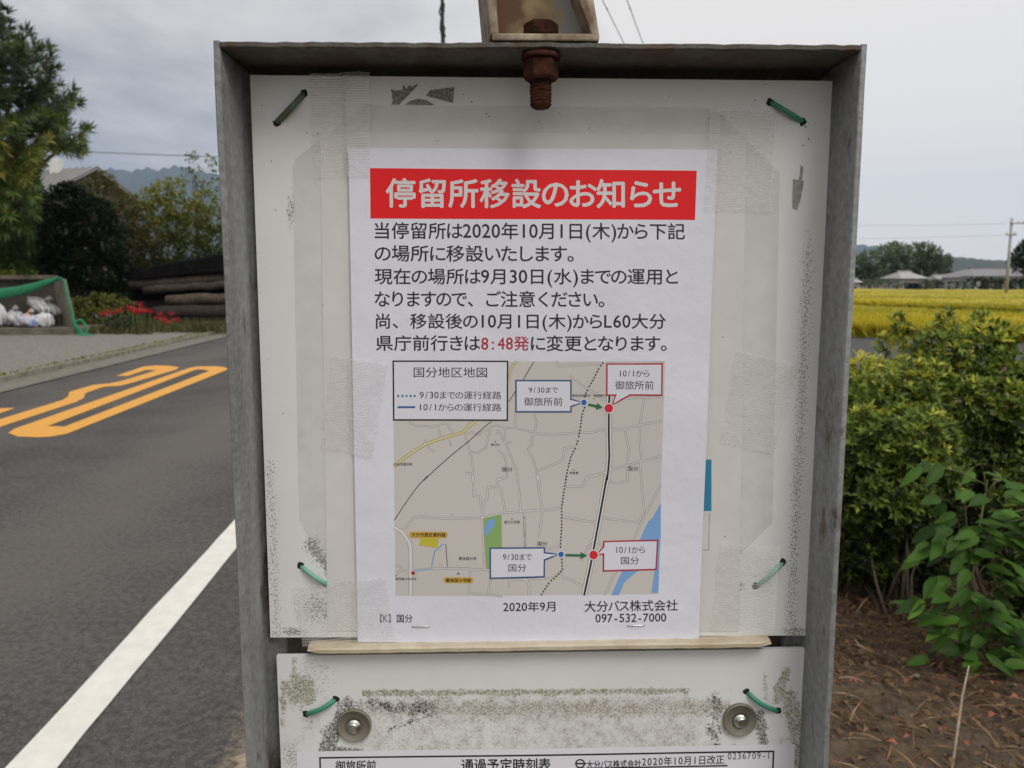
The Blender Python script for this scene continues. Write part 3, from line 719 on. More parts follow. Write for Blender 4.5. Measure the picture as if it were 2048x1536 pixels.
# ================================================================== PAPER, PRINT AND TAPE
PAPER = mat("white_paper", (0.69, 0.70, 0.79), 0.30, spec=0.45, var=0.012, scale=9, bump=0.005, bscale=9)
PAPER2 = mat("timetable_paper", (0.70, 0.70, 0.76), 0.5, spec=0.4)
INK = mat("black_ink", (0.018, 0.018, 0.024), 0.45)
RED = mat("red_ink", (0.76, 0.012, 0.016), 0.42, spec=0.3)
REDTXT = mat("dark_red_ink", (0.42, 0.02, 0.04), 0.5)
NAVY = mat("navy_ink", (0.035, 0.085, 0.23), 0.5)
BLUE = mat("blue_ink", (0.02, 0.13, 0.42), 0.5)
CRIM = mat("crimson_ink", (0.40, 0.022, 0.05), 0.5)
GREEN = mat("green_ink", (0.02, 0.15, 0.06), 0.5)
MAPBG = mat("map_ground_ink", (0.56, 0.535, 0.51), 0.4, spec=0.45)
MAPLINE = mat("map_grey_line", (0.26, 0.24, 0.215), 0.5)
MAPFILL = mat("map_road_fill", (0.66, 0.65, 0.655), 0.5)
MAPYEL = mat("map_yellow_road", (0.61, 0.55, 0.27), 0.5)
MAPPARK = mat("map_park_green", (0.24, 0.40, 0.135), 0.5)
MAPRIVER = mat("map_river_blue", (0.19, 0.36, 0.66), 0.5)
MAPGOLD = mat("map_gold_label", (0.56, 0.35, 0.05), 0.5)
MAPBLD = mat("map_yellow_building", (0.53, 0.46, 0.05), 0.5)

NO_OFF = 0.0006
def wave(p):
    """how far the notice stands off the board: a sheet of paper never lies quite flat"""
    u, v = suv(p)
    return 0.0019 + 0.0010 * math.sin(u * 30 + v * 9) * math.sin(v * 19 - u * 6) + 0.00035 * math.sin(u * 41 - v * 23 + 1) + 0.0002 * math.sin(v * 47 + u * 15)
def NP(px, py, k=0.0, surf=wave):
    p = S(px, py, NO_OFF); return p + BN * (surf(p) + k * 0.001)
flat = lambda p: 0.0
def wav2(p):
    u, v = suv(p); return 0.0004 + 0.0003 * math.sin(u * 25 + 1) 
def quadgrid(c, nx, ny, k, surf=wave):
    """4 corner pixels tl tr br bl -> grid mesh following the sheet"""
    vs = []
    for j in range(ny + 1):
        for i in range(nx + 1):
            u, v = i / nx, j / ny
            x = (c[0][0] * (1 - u) + c[1][0] * u) * (1 - v) + (c[3][0] * (1 - u) + c[2][0] * u) * v
            y = (c[0][1] * (1 - u) + c[1][1] * u) * (1 - v) + (c[3][1] * (1 - u) + c[2][1] * u) * v
            vs.append(NP(x, y, k, surf))
    fs = [(j * (nx + 1) + i, (j + 1) * (nx + 1) + i, (j + 1) * (nx + 1) + i + 1, j * (nx + 1) + i + 1) for j in range(ny) for i in range(nx)]
    return vs, fs
class Sheet:
    """collects printed shapes of one ink; every vertex follows the sheet"""
    def __init__(s, k, surf=wave): s.v, s.f, s.k, s.surf = [], [], k, surf
    def add(s, vs, fs):
        b = len(s.v); s.v += vs; s.f += [tuple(i + b for i in f) for f in fs]
    def quad(s, c, nx=1, ny=1): s.add(*quadgrid(c, nx, ny, s.k, s.surf))
    def rect(s, x0, y0, x1, y1, nx=1, ny=1): s.quad(((x0, y0), (x1, y0), (x1, y1), (x0, y1)), nx, ny)
    def poly(s, pts):
        bm = bmesh.new(); f = bm.faces.new([bm.verts.new((x, -y, 0)) for x, y in pts])
        bmesh.ops.triangulate(bm, faces=[f])
        for _ in range(8):
            es = [e for e in bm.edges if e.calc_length() > 12]
            if not es: break
            bmesh.ops.subdivide_edges(bm, edges=es, cuts=1); bmesh.ops.triangulate(bm, faces=list(bm.faces))
        bm.verts.index_update()
        s.add([NP(v.co.x, -v.co.y, s.k, s.surf) for v in bm.verts], [tuple(v.index for v in f.verts) for f in bm.faces]); bm.free()
    def disc(s, x, y, r, n=20): s.add([NP(x + r * math.cos(i * 2 * math.pi / n), y - r * math.sin(i * 2 * math.pi / n), s.k, s.surf) for i in range(n)], [tuple(range(n))])
    def line(s, pts, wd, closed=False, step=14):
        P = []
        for a, b in zip(pts, pts[1:] + ([pts[0]] if closed else [])):
            L = math.hypot(b[0] - a[0], b[1] - a[1]); m = max(1, int(L / step))
            for i in range(m): P.append((a[0] + (b[0] - a[0]) * i / m, a[1] + (b[1] - a[1]) * i / m))
        if not closed: P.append(pts[-1])
        n = len(P); lv, rv = [], []
        for i in range(n):
            p0 = P[i - 1] if (i > 0 or closed) else P[i]; p1 = P[(i + 1) % n] if (i < n - 1 or closed) else P[i]
            a = (P[i][0] - p0[0], P[i][1] - p0[1]); b = (p1[0] - P[i][0], p1[1] - P[i][1])
            la, lb = math.hypot(*a), math.hypot(*b)
            if la < 1e-6: a, la = b, lb
            if lb < 1e-6: b, lb = a, la
            na = (-a[1] / la, a[0] / la); nb = (-b[1] / lb, b[0] / lb); m = (na[0] + nb[0], na[1] + nb[1]); lm = math.hypot(*m)
            if lm < 0.3: m, sc = na, 1
            else: m = (m[0] / lm, m[1] / lm); sc = min(1.6, 1 / max(0.4, m[0] * na[0] + m[1] * na[1]))
            h = wd / 2 * sc; lv.append((P[i][0] + m[0] * h, P[i][1] + m[1] * h)); rv.append((P[i][0] - m[0] * h, P[i][1] - m[1] * h))
        vs = [NP(*p, s.k, s.surf) for p in lv] + [NP(*p, s.k, s.surf) for p in rv]
        s.add(vs, [(i, (i + 1) % n, n + (i + 1) % n, n + i) for i in range(n if closed else n - 1)])
    def text(s, body, x0, x1, yc0, yc1, h, bold=0.0, half=0.52):
        """one line of lettering filling x0..x1, centred on the line yc0..yc1, h pixels tall"""
        V, Fc, cx, YC = [], [], 0.0, []
        for ch in body:
            ad = (half * 0.72 if ch in '()' else half) if ord(ch) < 256 else (0.86 if 0x3040 <= ord(ch) < 0x3100 else 1.0)
            gv, gf, x_l, x_r = glyph(ch, 0.0)
            if gv:
                if ord(ch) < 256:
                    sc = min(1.0, (ad * 0.86) / max(1e-6, x_r - x_l)); ox = cx + (ad - (x_r - x_l) * sc) / 2 - x_l * sc
                else: sc = 1.0; ox = cx + (ad - 1.0) / 2
                b = len(V); V += [(x * sc + ox, y * (1.1 if ord(ch) < 256 else 1)) for x, y in gv]; YC += [y for x, y in gv] if 0x4e00 <= ord(ch) < 0xa000 else []; Fc += [tuple(i + b for i in f) for f in gf]
            cx += ad
        X0, X1 = min(v[0] for v in V), max(v[0] for v in V); Yr = YC or [v[1] for v in V]; Y0, Y1 = min(Yr), max(Yr)
        cps = ((-bold, 0), (bold, 0), (0, bold), (0, -bold)) if bold >= 0.01 else (((-bold, 0), (bold, 0)) if bold else ((0, 0),))
        for ci, (ddx, ddy) in enumerate(cps):
          vs = []
          for x, y in V:
            u = (x + ddx - X0) / (X1 - X0); w_ = (Y1 - y - ddy) / (Y1 - Y0) - 0.5
            vs.append(NP(x0 + (x1 - x0) * u, yc0 + (yc1 - yc0) * u + h * w_, s.k + ci * 0.006, s.surf))
          s.add(vs, Fc)
    def make(s, name, m, parent, label=None):
        o = link(name, pydata(name, s.v, s.f), m, parent)
        if label: o["label"] = label
        return o
_gl = {}
_fc = bpy.data.curves.new("lettering", 'FONT'); _fo = bpy.data.objects.new("lettering", _fc); C.objects.link(_fo); _fc.resolution_u = 3
def glyph(ch, bold):
    k = (ch, bold)
    if k not in _gl:
        _fc.body = ch; _fc.offset = bold; bpy.context.view_layer.update()
        me = bpy.data.meshes.new_from_object(_fo.evaluated_get(bpy.context.evaluated_depsgraph_get()))
        vs = [(v.co.x, v.co.y) for v in me.vertices]; fs = [tuple(p.vertices) for p in me.polygons]; bpy.data.meshes.remove(me)
        # drop the mirrored fill direction: make every face look towards the reader after the y flip
        xs = [v[0] for v in vs] or [0]
        _gl[k] = (vs, fs, min(xs), max(xs))
    return _gl[k]

SLEEVE = bpy.data.materials.new("clear_film"); SLEEVE.use_nodes = True
def film(m, col, alpha, rough, grid=None, base_alpha=0.3):
    t = m.node_tree; b = t.nodes["Principled BSDF"]; o = t.nodes["Material Output"]
    b.inputs["Base Color"].default_value = (*col, 1); b.inputs["Roughness"].default_value = rough
    tr = N(t, "ShaderNodeBsdfTransparent"); mx = N(t, "ShaderNodeMixShader")
    tc = N(t, "ShaderNodeTexCoord")
    n = N(t, "ShaderNodeTexNoise"); n.inputs["Scale"].default_value = 60; n.inputs["Detail"].default_value = 5; t.links.new(tc.outputs["Object"], n.inputs["Vector"])
    f = M_(t, 'ADD', M_(t, 'MULTIPLY', M_(t, 'SUBTRACT', n.outputs["Fac"], 0.5), 0.3), alpha)
    wk = N(t, "ShaderNodeTexNoise"); wk.inputs["Scale"].default_value = 38; wk.inputs["Detail"].default_value = 3; wk.inputs["Distortion"].default_value = 1.5; t.links.new(tc.outputs["Object"], wk.inputs["Vector"])
    bp = N(t, "ShaderNodeBump"); bp.inputs["Strength"].default_value = 1.0; bp.inputs["Distance"].default_value = 0.0016; t.links.new(wk.outputs["Fac"], bp.inputs["Height"]); t.links.new(bp.outputs[0], b.inputs["Normal"])
    if grid:
        uv = N(t, "ShaderNodeUVMap"); se = N(t, "ShaderNodeSeparateXYZ"); t.links.new(uv.outputs[0], se.inputs[0])
        def lines(s, per, wid): return M_(t, 'LESS_THAN', M_(t, 'FRACT', M_(t, 'DIVIDE', s, per)), wid)
        a = M_(t, 'MULTIPLY', lines(se.outputs[1], grid[0], 0.5), grid[2]); b2 = M_(t, 'MULTIPLY', lines(se.outputs[0], grid[1], 0.4), grid[3])
        f = M_(t, 'ADD', f, M_(t, 'MAXIMUM', a, b2), clamp=True)
    t.links.new(f, mx.inputs[0]); t.links.new(tr.outputs[0], mx.inputs[1]); t.links.new(b.outputs[0], mx.inputs[2]); t.links.new(mx.outputs[0], o.inputs["Surface"])
film(SLEEVE, (0.64, 0.625, 0.60), 0.26, 0.26)
OLDPAPER = mat("weathered_paper", (0.635, 0.63, 0.61), 0.5, col2=(0.585, 0.575, 0.555), scale=30)

# old clear sheet with cut corners, still stuck to the upper panel
bm = bmesh.new()
oc = [(730, 209), (1430, 216), (1560, 345), (1545, 1045), (1440, 1150), (1400, 1212), (1395, 1268), (735, 1272), (690, 1170), (622, 1085), (598, 1040), (585, 335), (590, 318)]
def sheet_poly(pts, off, nsub=2, wob=None):
    bm = bmesh.new(); f = bm.faces.new([bm.verts.new((x, -y, 0)) for x, y in pts]); bmesh.ops.triangulate(bm, faces=[f])
    for _ in range(nsub): bmesh.ops.subdivide_edges(bm, edges=list(bm.edges), cuts=1, use_grid_fill=True)
    bm.verts.index_update()
    for v in bm.verts:
        p = S(v.co.x, -v.co.y, off); v.co = p + BN * (wob(p) if wob else 0)
    for f in bm.faces: f.smooth = True
    return bm_mesh(bm, "sheet")
o = link("plastic_sheet", sheet_poly(oc, 0.0002, 3), SLEEVE, at=S(1080, 1270, 0.0002))
tag(o, "yellowed clear plastic sheet with cut corners behind the taped notice", "plastic sheet")
# remains of older print: blue strip, pale label under the notice, a dark printed mark near the top
st = link("old_poster", sheet_poly([(640, 262), (1492, 268), (1478, 1262), (655, 1262)], 0.00032, 3), OLDPAPER, at=S(1080, 1262, 0.0003))
tag(st, "faded beige older poster showing around the edges of the notice", "poster")
s = Sheet(0, flat); NO_OFF = 0.0004; s.rect(1380, 919, 1423, 1022); s.make("blue_strip", mat("faded_blue_print", (0.028, 0.205, 0.36), 0.5), st)
s = Sheet(0, flat); s.line([(1380, 1100), (1417, 1100), (1419, 1026)], 1.2); s.make("printed_line", MAPLINE, st)
s = Sheet(0, flat); NO_OFF = 0.0003
Z1 = lambda x, y: (400 + x / 2.9257, y / 2.9257)
for pg in ([(1118, 520), (1140, 530), (1185, 525), (1188, 500), (1195, 500), (1208, 522), (1225, 495), (1238, 508), (1255, 500), (1275, 488), (1270, 505), (1165, 612), (1120, 612), (1128, 590)],
           [(1200, 612), (1230, 590), (1275, 577), (1330, 588), (1375, 615)], [(1322, 560), (1345, 528), (1490, 508), (1480, 603)]):
    s.poly([Z1(*p) for p in pg])
mk = mat("worn_print", (0.10, 0.10, 0.07), 0.7, col2=(0.30, 0.29, 0.25), scale=700, detail=2)
o = s.make("printed_mark", mk, sign, "worn dark green printed mark cut off by the sheet"); 
s = Sheet(0, flat); s.poly([(1586, 358), (1608, 362), (1601, 400), (1594, 420), (1585, 415)]); s.poly([(1601, 330), (1607, 335), (1604, 360), (1597, 360), (1600, 348)])
s.make("adhesive_smear", mat("glue_residue", (0.27, 0.26, 0.24), 0.7, var=0.3, scale=300), sign)
# small scuffs and dirt flecks
s = Sheet(0.02, flat); rr = random.Random(5)
for _ in range(70):
    x, y = rr.uniform(510, 1660), rr.uniform(165, 330) if rr.random() < 0.6 else rr.uniform(330, 1260)
    if x > 1640 - (y - 160) * .06 or x < 515 + (y - 150) * .04: continue
    if 700 < x < 1430 and y > 290: continue
    a = rr.uniform(0, 3.1); L = rr.uniform(1, 4); s.line([(x, y), (x + math.cos(a) * L, y + math.sin(a) * L)], rr.uniform(1, 2.4))
s.make("dirt_flecks", mat("dirt", (0.05, 0.045, 0.035), 0.9), sign)

# ---- the notice
NO_OFF = 0.0006
notice = empty("notice", S(1060, 1280, 0.0006))
tag(notice, "white paper notice with red heading banner and a street map", "notice")
bmv, bmf = quadgrid(((698, 297), (1434, 300), (1396, 1277), (716, 1283)), 110, 150, 0)
link("paper_sheet", pydata("paper", bmv, bmf), PAPER, notice, smooth=True)
s = Sheet(0.05); s.quad(((741.3, 337.5), (1392, 342.3), (1388.7, 440.4), (742, 437.5)), 110, 16); s.make("banner", RED, notice)
s = Sheet(0.16); s.text("停留所移設のお知らせ", 773.5, 1359.4, 386.5, 389.5, 57, bold=0.02); s.make("heading", mat("heading_white", (0.66, 0.645, 0.66), 0.45), notice)
s = Sheet(0.06); B = 0.011
Z4 = lambda y: 280 + y / 2.7307
def tl(body, xa, xb, ya, yb, yc, yd, b=B):
    s = Sheet(0.06); s.text(body, 690 + xa / 2.7307, 690 + xb / 2.7307, Z4((ya + yb) / 2), Z4((yc + yd) / 2), ((yb - ya) + (yd - yc)) / 2 / 2.7307, b); s.make('text_line', REDTXT if body.startswith('8') else INK, notice, 'dark red departure time' if body.startswith('8') else None)
tl("当停留所は2020年10月1日(木)から下記", 165, 1852, 450, 540, 456, 545)
tl("の場所に移設いたします。", 165, 1245, 575, 663, 577, 667)
tl("現在の場所は9月30日(水)までの運用と", 165, 1815, 702, 788, 703, 789)
tl("なりますので、ご注意ください。", 165, 1412, 823, 910, 825, 912)
tl("尚、移設後の10月1日(木)からL60大分", 172, 1748, 947, 1030, 948, 1030)
tl("県庁前行きは", 172, 738, 1066, 1150, 1066, 1150)
tl("に変更となります。", 1015, 1752, 1066, 1150, 1066, 1152)
s = Sheet(0.06); s.text("2020年9月", 1006.5, 1110, 1210.5, 1209.5, 20, B); s.make("date_line", INK, notice); s = Sheet(0.06); s.text("大分バス株式会社", 1168.4, 1353.9, 1210, 1208, 22, B); s.make("company_line", INK, notice); s = Sheet(0.06)
s.text("097-532-7000", 1190, 1331, 1233.5, 1232.0, 16.5, B, half=0.5); s.make("phone_line", INK, notice); s = Sheet(0.06); s.text("【K】国分", 761, 825.6, 1235, 1234.5, 16, B, half=0.6)
s.make("stop_line", INK, notice)
tl("8:48発", 745, 1003, 1072, 1150, 1070, 1148)
# the map
zz5 = lambda p: (760 + p[0] / 5.906, 700 + p[1] / 5.906)
zz6 = lambda p: (1020 + p[0] / 5.909, 700 + p[1] / 5.909)
zz7 = lambda p: (760 + p[0] / 4.653, 950 + p[1] / 4.653)
zz8 = lambda p: (1040 + p[0] / 4.5175, 950 + p[1] / 4.5175)
L5 = [[(345, 845), (420, 890), (670, 900), (750, 860), (800, 870), (830, 930), (880, 1000)], [(700, 930), (715, 1050)], [(820, 1050), (840, 1135)], [(545, 1050), (525, 1105)], [(560, 1125), (645, 1200)],
      [(1000, 985), (1090, 965), (1160, 995), (1300, 910), (1370, 880), (1480, 915), (1600, 915), (1800, 960)], [(1310, 910), (1280, 1020), (1250, 1150), (1140, 1210), (1045, 1180)], [(1005, 1010), (1040, 1100), (1050, 1180), (1085, 1260), (1100, 1400), (1090, 1535)],
      [(1475, 920), (1475, 1080), (1540, 1230), (1600, 1380), (1630, 1535)], [(1380, 990), (1390, 950), (1420, 960), (1440, 1030), (1475, 1090)], [(1475, 1085), (1560, 1085)], [(1390, 1170), (1440, 1210), (1470, 1230), (1490, 1360), (1500, 1490), (1380, 1530)],
      [(1600, 740), (1595, 915)], [(1815, 740), (1845, 830), (1830, 960), (1800, 1000), (1790, 1110), (1745, 1160), (1820, 1310), (1870, 1530)], [(1010, 1445), (1090, 1445)], [(1040, 840), (1065, 885)]]
L6 = [[(545, 125), (575, 180), (1060, 155)], [(1130, 150), (1820, 140)], [(700, 300), (800, 380), (895, 440), (1000, 510), (1080, 575), (1130, 580)], [(1380, 570), (1815, 545)], [(1575, 570), (1530, 880), (1530, 1070), (1550, 1300), (1535, 1330), (1550, 1535)],
      [(1195, 935), (1350, 925), (1530, 880), (1798, 830)], [(1350, 930), (1400, 1160), (1380, 1370), (1390, 1535)], [(1185, 1410), (1370, 1365), (1550, 1310), (1785, 1245)], [(270, 975), (500, 990), (800, 970), (960, 970), (1060, 940), (1130, 930)],
      [(770, 1135), (635, 1155), (620, 1300), (320, 1420)], [(920, 1490), (1130, 1440)], [(920, 1490), (910, 1535)]]
L7 = [[(215, 510), (320, 385), (380, 375), (600, 395), (950, 385), (1090, 355), (1170, 340), (1310, 330), (1400, 325), (1489, 325)], [(870, 0), (870, 180), (935, 190), (940, 280), (950, 290), (955, 385), (975, 860)], [(1180, 10), (1090, 35), (1095, 95), (1005, 105), (1000, 200), (950, 280)],
      [(1120, 100), (1165, 335)], [(1280, 0), (1310, 325)], [(1340, 340), (1350, 660)], [(1470, 0), (1489, 100)], [(275, 880), (480, 855), (830, 850), (850, 860), (1020, 865)], [(840, 860), (830, 1080), (890, 1090), (1050, 1100), (1140, 1115)], [(145, 830), (200, 840), (200, 880), (275, 880)],
      [(148, 910), (200, 880)], [(565, 800), (568, 845)], [(670, 345), (672, 390)], [(1030, 950), (1015, 1000), (1010, 1085)], [(1200, 950), (1200, 1040)], [(1200, 965), (1350, 955), (1385, 1000), (1385, 1100)]]
L8 = [[(1270, 80), (1090, 430), (1030, 570), (860, 870), (760, 1075)], [(1090, 0), (1120, 330), (1070, 425), (740, 385)], [(800, 55), (880, 75), (970, 50), (970, 0)], [(410, 100), (560, 100), (610, 10), (700, 0)], [(0, 325), (80, 310), (200, 315), (370, 290)], [(385, 375), (690, 425)],
      [(150, 0), (200, 310), (170, 555)], [(35, 325), (45, 640)], [(230, 670), (360, 625)], [(550, 765), (650, 580), (700, 600), (745, 640)], [(380, 880), (390, 920), (450, 930), (590, 1010)], [(0, 930), (60, 935), (80, 990), (75, 1065)], [(-60, 932), (310, 915), (380, 850)]]

lines = [(list(map(zz5, l)), 2.2) for l in L5] + [(list(map(zz6, l)), 2.6) for l in L6] + [(list(map(zz7, l)), 2.6) for l in L7] + [(list(map(zz8, l)), 2.6) for l in L8]
MAIN = [(zz6, [(1163, 748), (1163, 1000), (1170, 1250), (1160, 1400), (1143, 1535)]), (zz6, [(1168, 535), (1165, 640)]), (zz8, [(785, 0), (740, 250), (690, 520), (630, 830), (575, 1075)])]
WHITE = [(zz7, [(138, 478), (215, 520), (280, 620), (290, 700), (290, 1103)], 6.2)]
mp_ = Sheet(0.03); mp_.quad(((786, 722), (1328.8, 722), (1315.6, 1186), (792, 1189)), 90, 78)
mapo = mp_.make("map", MAPBG, notice)
s = Sheet(0.06)
for l, wd in lines: s.line(l, wd + 1.4)
for zf, l in MAIN: s.line([zf(p) for p in l], 12)
for zf, l, wd in WHITE: s.line([zf(p) for p in l], wd + 2)
YR = [zz5(p) for p in [(168, 1372), (290, 1270), (420, 1180), (530, 1110), (710, 1045), (880, 995), (985, 965), (1050, 895), (1125, 838)]]; YR2 = [zz5(p) for p in [(1515, 360), (1550, 200), (1615, 132)]]
s.line(YR, 6.6); s.line(YR2, 5)
s.make("road_outlines", MAPLINE, mapo)
s = Sheet(0.09)
for l, wd in lines: s.line(l, wd - 0.6)
for zf, l in MAIN: s.line([zf(p) for p in l], 10)
for zf, l, wd in WHITE: s.line([zf(p) for p in l], wd)
s.make("road_fills", MAPFILL, mapo)
s = Sheet(0.10); s.line(YR, 4.6); s.make("yellow_road", MAPYEL, mapo); s = Sheet(0.10); s.line(YR2, 3); s.make("yellow_road", MAPYEL, mapo)
s = Sheet(0.08); s.poly([zz7(p) for p in [(962, 388), (1090, 358), (1130, 360), (1135, 665), (1025, 665), (1025, 858), (990, 858)]]); s.make("park", MAPPARK, mapo)
s = Sheet(0.10); s.poly([zz7(p) for p in [(975, 480), (1000, 410), (1030, 398), (1070, 395), (1075, 430), (1060, 475), (1030, 490), (1010, 545), (975, 540)]]); s.make("pond", MAPRIVER, mapo); s = Sheet(0.10)
s.poly([zz8(p) for p in [(1270, 250), (1190, 390), (1155, 415), (1085, 570), (900, 900), (820, 1073), (890, 1075), (935, 965), (1020, 890), (1150, 800), (1268, 560)]]); s.poly([zz8(p) for p in [(1267, 565), (1258, 700), (1245, 1055), (1180, 1055), (1215, 850), (1200, 700)]])
s.make("river", MAPRIVER, mapo); s = Sheet(0.10); s.line([zz7(p) for p in [(590, 625), (510, 700), (485, 835)]], 2.6); s.line([zz7(p) for p in [(320, 880), (490, 858)]], 2); s.make("stream", MAPRIVER, mapo)
s = Sheet(0.11); s.poly([zz7(p) for p in [(380, 570), (550, 570), (540, 665), (370, 640)]]); s.make("building_patch", MAPBLD, mapo)
for x0, y0, x1, y1 in ((275, 515, 633, 572), (593, 935, 872, 988)):
    s = Sheet(0.13); r = (y1 - y0) / 2; pts = [(x0 + r - r * math.sin(a), y0 + r - r * math.cos(a)) for a in [i * math.pi / 8 for i in range(9)]] + [(x1 - r + r * math.sin(a), y0 + r + r * math.cos(a)) for a in [i * math.pi / 8 for i in range(9)]]
    s.poly([zz7(p) for p in pts]); s.make("place_label", MAPGOLD, mapo)
s = Sheet(0.12)
s.line([zz5(p) for p in [(515, 1535), (680, 1380), (850, 1230), (1050, 1070), (1230, 905), (1315, 840)]], 1.5); s.line([zz5(p) for p in [(1520, 605), (1600, 480)]], 1.5); s.line([zz5(p) for p in [(1690, 345), (1815, 132)]], 1.5)
s.line([zz7(p) for p in [(445, 0), (360, 90), (270, 210), (190, 330), (138, 412)]], 1.5); s.line([zz7(p) for p in [(615, 625), (630, 840)]], 1.2)
for zf, l in MAIN: s.line([zf(p) for p in l], 3.9)
for zf, l in ((zz6, [(1095, 140), (1045, 210), (985, 330), (910, 460), (875, 550), (868, 605)]), (zz6, [(880, 665), (850, 740), (825, 930), (800, 1060), (770, 1150), (720, 1250), (680, 1400), (655, 1535)]), (zz8, [(420, 0), (400, 110), (375, 280), (375, 450), (365, 600), (363, 665)]), (zz8, [(375, 745), (380, 850), (260, 960), (185, 1075)])):
    P = [zf(p) for p in l]; ds = []; acc = 0
    for a, b in zip(P, P[1:]):
        L = math.hypot(b[0] - a[0], b[1] - a[1]); t = acc
        while t + 3.4 < L:
            ds.append(((a[0] + (b[0] - a[0]) * t / L, a[1] + (b[1] - a[1]) * t / L), (a[0] + (b[0] - a[0]) * (t + 3.4) / L, a[1] + (b[1] - a[1]) * (t + 3.4) / L))); t += 6.4
        acc = max(0, t - L)
    for a, b in ds: s.line([a, b], 3.0)
def zt(zf, body, x0, y0, x1, y1, b=0.004, half=0.52):
    a, c = zf((x0, y0)), zf((x1, y1)); s.text(body, a[0], c[0], (a[1] + c[1]) / 2, (a[1] + c[1]) / 2, c[1] - a[1], b, half)
zt(zz5, "国分", 1440, 1375, 1565, 1425); zt(zz5, "春日社", 1310, 1095, 1415, 1125); zt(zz5, "沿総合整体院", 168, 1325, 385, 1360)
zt(zz6, "国分", 1390, 1370, 1512, 1425); zt(zz6, "英産業", 700, 1430, 805, 1460); zt(zz6, "東和宏栄設計一級建築士", 730, 515, 1130, 548)
zt(zz7, "豊後国分寺", 735, 745, 900, 776); zt(zz7, "国分公民館", 1157, 412, 1300, 440); zt(zz7, "東問屋の幸寿司", 148, 942, 340, 968); zt(zz8, "国分", 155, 590, 245, 628)
for zf, x, y in ((zz6, 988, 567), (zz6, 750, 1412), (zz7, 1228, 397), (zz7, 153, 927), (zz5, 1360, 1072), (zz7, 722, 905), (zz7, 738, 905), (zz7, 730, 893)):
    s.disc(*zf((x, y)), 1.3, 8)
s.make("map_lettering", INK, mapo)
s = Sheet(0.16); zt(zz7, "大分市歴史資料館", 297, 524, 612, 562, 0.02); zt(zz7, "豊後国分寺跡", 615, 945, 850, 980, 0.02); s.make("label_lettering", mat("brown_ink", (0.06, 0.03, 0.01), 0.5), mapo)
s = Sheet(0.16); s.disc(*zz7((312, 898)), 4); s.make("red_symbol", CRIM, mapo)
# callouts, dots and arrows
box6b = [zz6(p) for p in [(70, 355), (715, 355), (715, 575), (850, 612), (715, 660), (715, 722), (70, 722)]]
box6r = [zz6(p) for p in [(1138, 160), (1790, 160), (1785, 528), (1410, 525), (1205, 640), (1245, 525), (1138, 528)]]
box8b = [(980.7, 1092.9), zz8((218, 646)), zz8((218, 690)), zz8((345, 705)), zz8((218, 755)), zz8((216, 905)), (980.7, 1152.7)]
box8r = [zz8(p) for p in [(755, 595), (1240, 585), (1225, 845), (750, 857), (752, 705), (690, 712), (755, 640)]]
PLAIN = mat("callout_white", (0.67, 0.68, 0.76), 0.4, spec=0.45)
for bx, ink, txt in ((box6b, NAVY, ((zz6, "9/30まで", 220, 432, 565, 500), (zz6, "御旅所前", 165, 553, 615, 652))), (box6r, CRIM, ((zz6, "10/1から", 1292, 235, 1640, 310), (zz6, "御旅所前", 1235, 358, 1690, 462))),
                     (box8b, NAVY, ((zz7, "9/30まで", 1143, 718, 1412, 778), (zz7, "国分", 1195, 813, 1360, 883))), (box8r, CRIM, ((zz8, "10/1から", 868, 640, 1125, 700), (zz8, "国分", 910, 733, 1072, 800)))):
    s = Sheet(0.17); s.poly(bx); co = s.make("callout", PLAIN, notice)
    s = Sheet(0.20); s.line(bx, 3.0, closed=True); s.make("outline", ink, co)
    s = Sheet(0.20)
    for zf, b_, *q in txt: zt(zf, b_, *q, b=0.004)
    s.make("lettering", INK, co)
lb = Sheet(0.17); lb.rect(786, 721, 1015.7, 840, 40, 20); lg = lb.make("legend_box", PLAIN, notice)
s = Sheet(0.20); s.line([(787, 722), (1015, 722), (1014.5, 839), (788, 839)], 3.0, closed=True)
zt(zz5, "国分地区地図", 400, 200, 1265, 322); zt(zz5, "9/30までの運行経路", 470, 483, 1432, 576); zt(zz5, "10/1からの運行経路", 475, 626, 1432, 718); s.make("lettering", INK, lg)
s = Sheet(0.20); s.line([zz5((210, 672)), zz5((418, 672))], 4.2)
for x in (205, 255, 304, 352, 400): s.line([zz5((x, 540)), zz5((x + 24, 540))], 4.2)
s.make("route_samples", mat("legend_blue", (0.05, 0.12, 0.32), 0.5), lg)
for zf, x, y, r in ((zz6, 868, 612, 33), (zz8, 368, 706, 25)): h_ = Sheet(0.22); h_.disc(*zf((x, y)), 7.4); h_.make('dot_halo', PLAIN, mapo); h_ = Sheet(0.25); h_.disc(*zf((x, y)), 5.6); h_.make('blue_stop_dot', BLUE, mapo)
STOPRED = mat('stop_red', (0.60, 0.02, 0.03), 0.5)
for zf, x, y, r in ((zz6, 1162, 682, 52), (zz8, 662, 714, 38)): h_ = Sheet(0.22); h_.disc(*zf((x, y)), 10.6); h_.make('dot_halo', PLAIN, mapo); h_ = Sheet(0.25); h_.disc(*zf((x, y)), 8.7); h_.make('red_stop_dot', STOPRED, mapo)
def arrow(a, b, hw, hl, hh):
    L = math.hypot(b[0] - a[0], b[1] - a[1]); d = ((b[0] - a[0]) / L, (b[1] - a[1]) / L); n_ = (-d[1], d[0])
    q = lambda t, w_: (a[0] + d[0] * t + n_[0] * w_, a[1] + d[1] * t + n_[1] * w_)
    AR = Sheet(0.24); AR.poly([q(0, -hw), q(L - hl, -hw), q(L - hl, -hh), q(L, 0), q(L - hl, hh), q(L - hl, hw), q(0, hw)]); AR.make('arrow', GREEN, mapo)
arrow(zz6((920, 637)), zz6((1092, 675)), 2.4, 13, 7); arrow(zz8((408, 713)), zz8((607, 720)), 2.4, 14, 7)
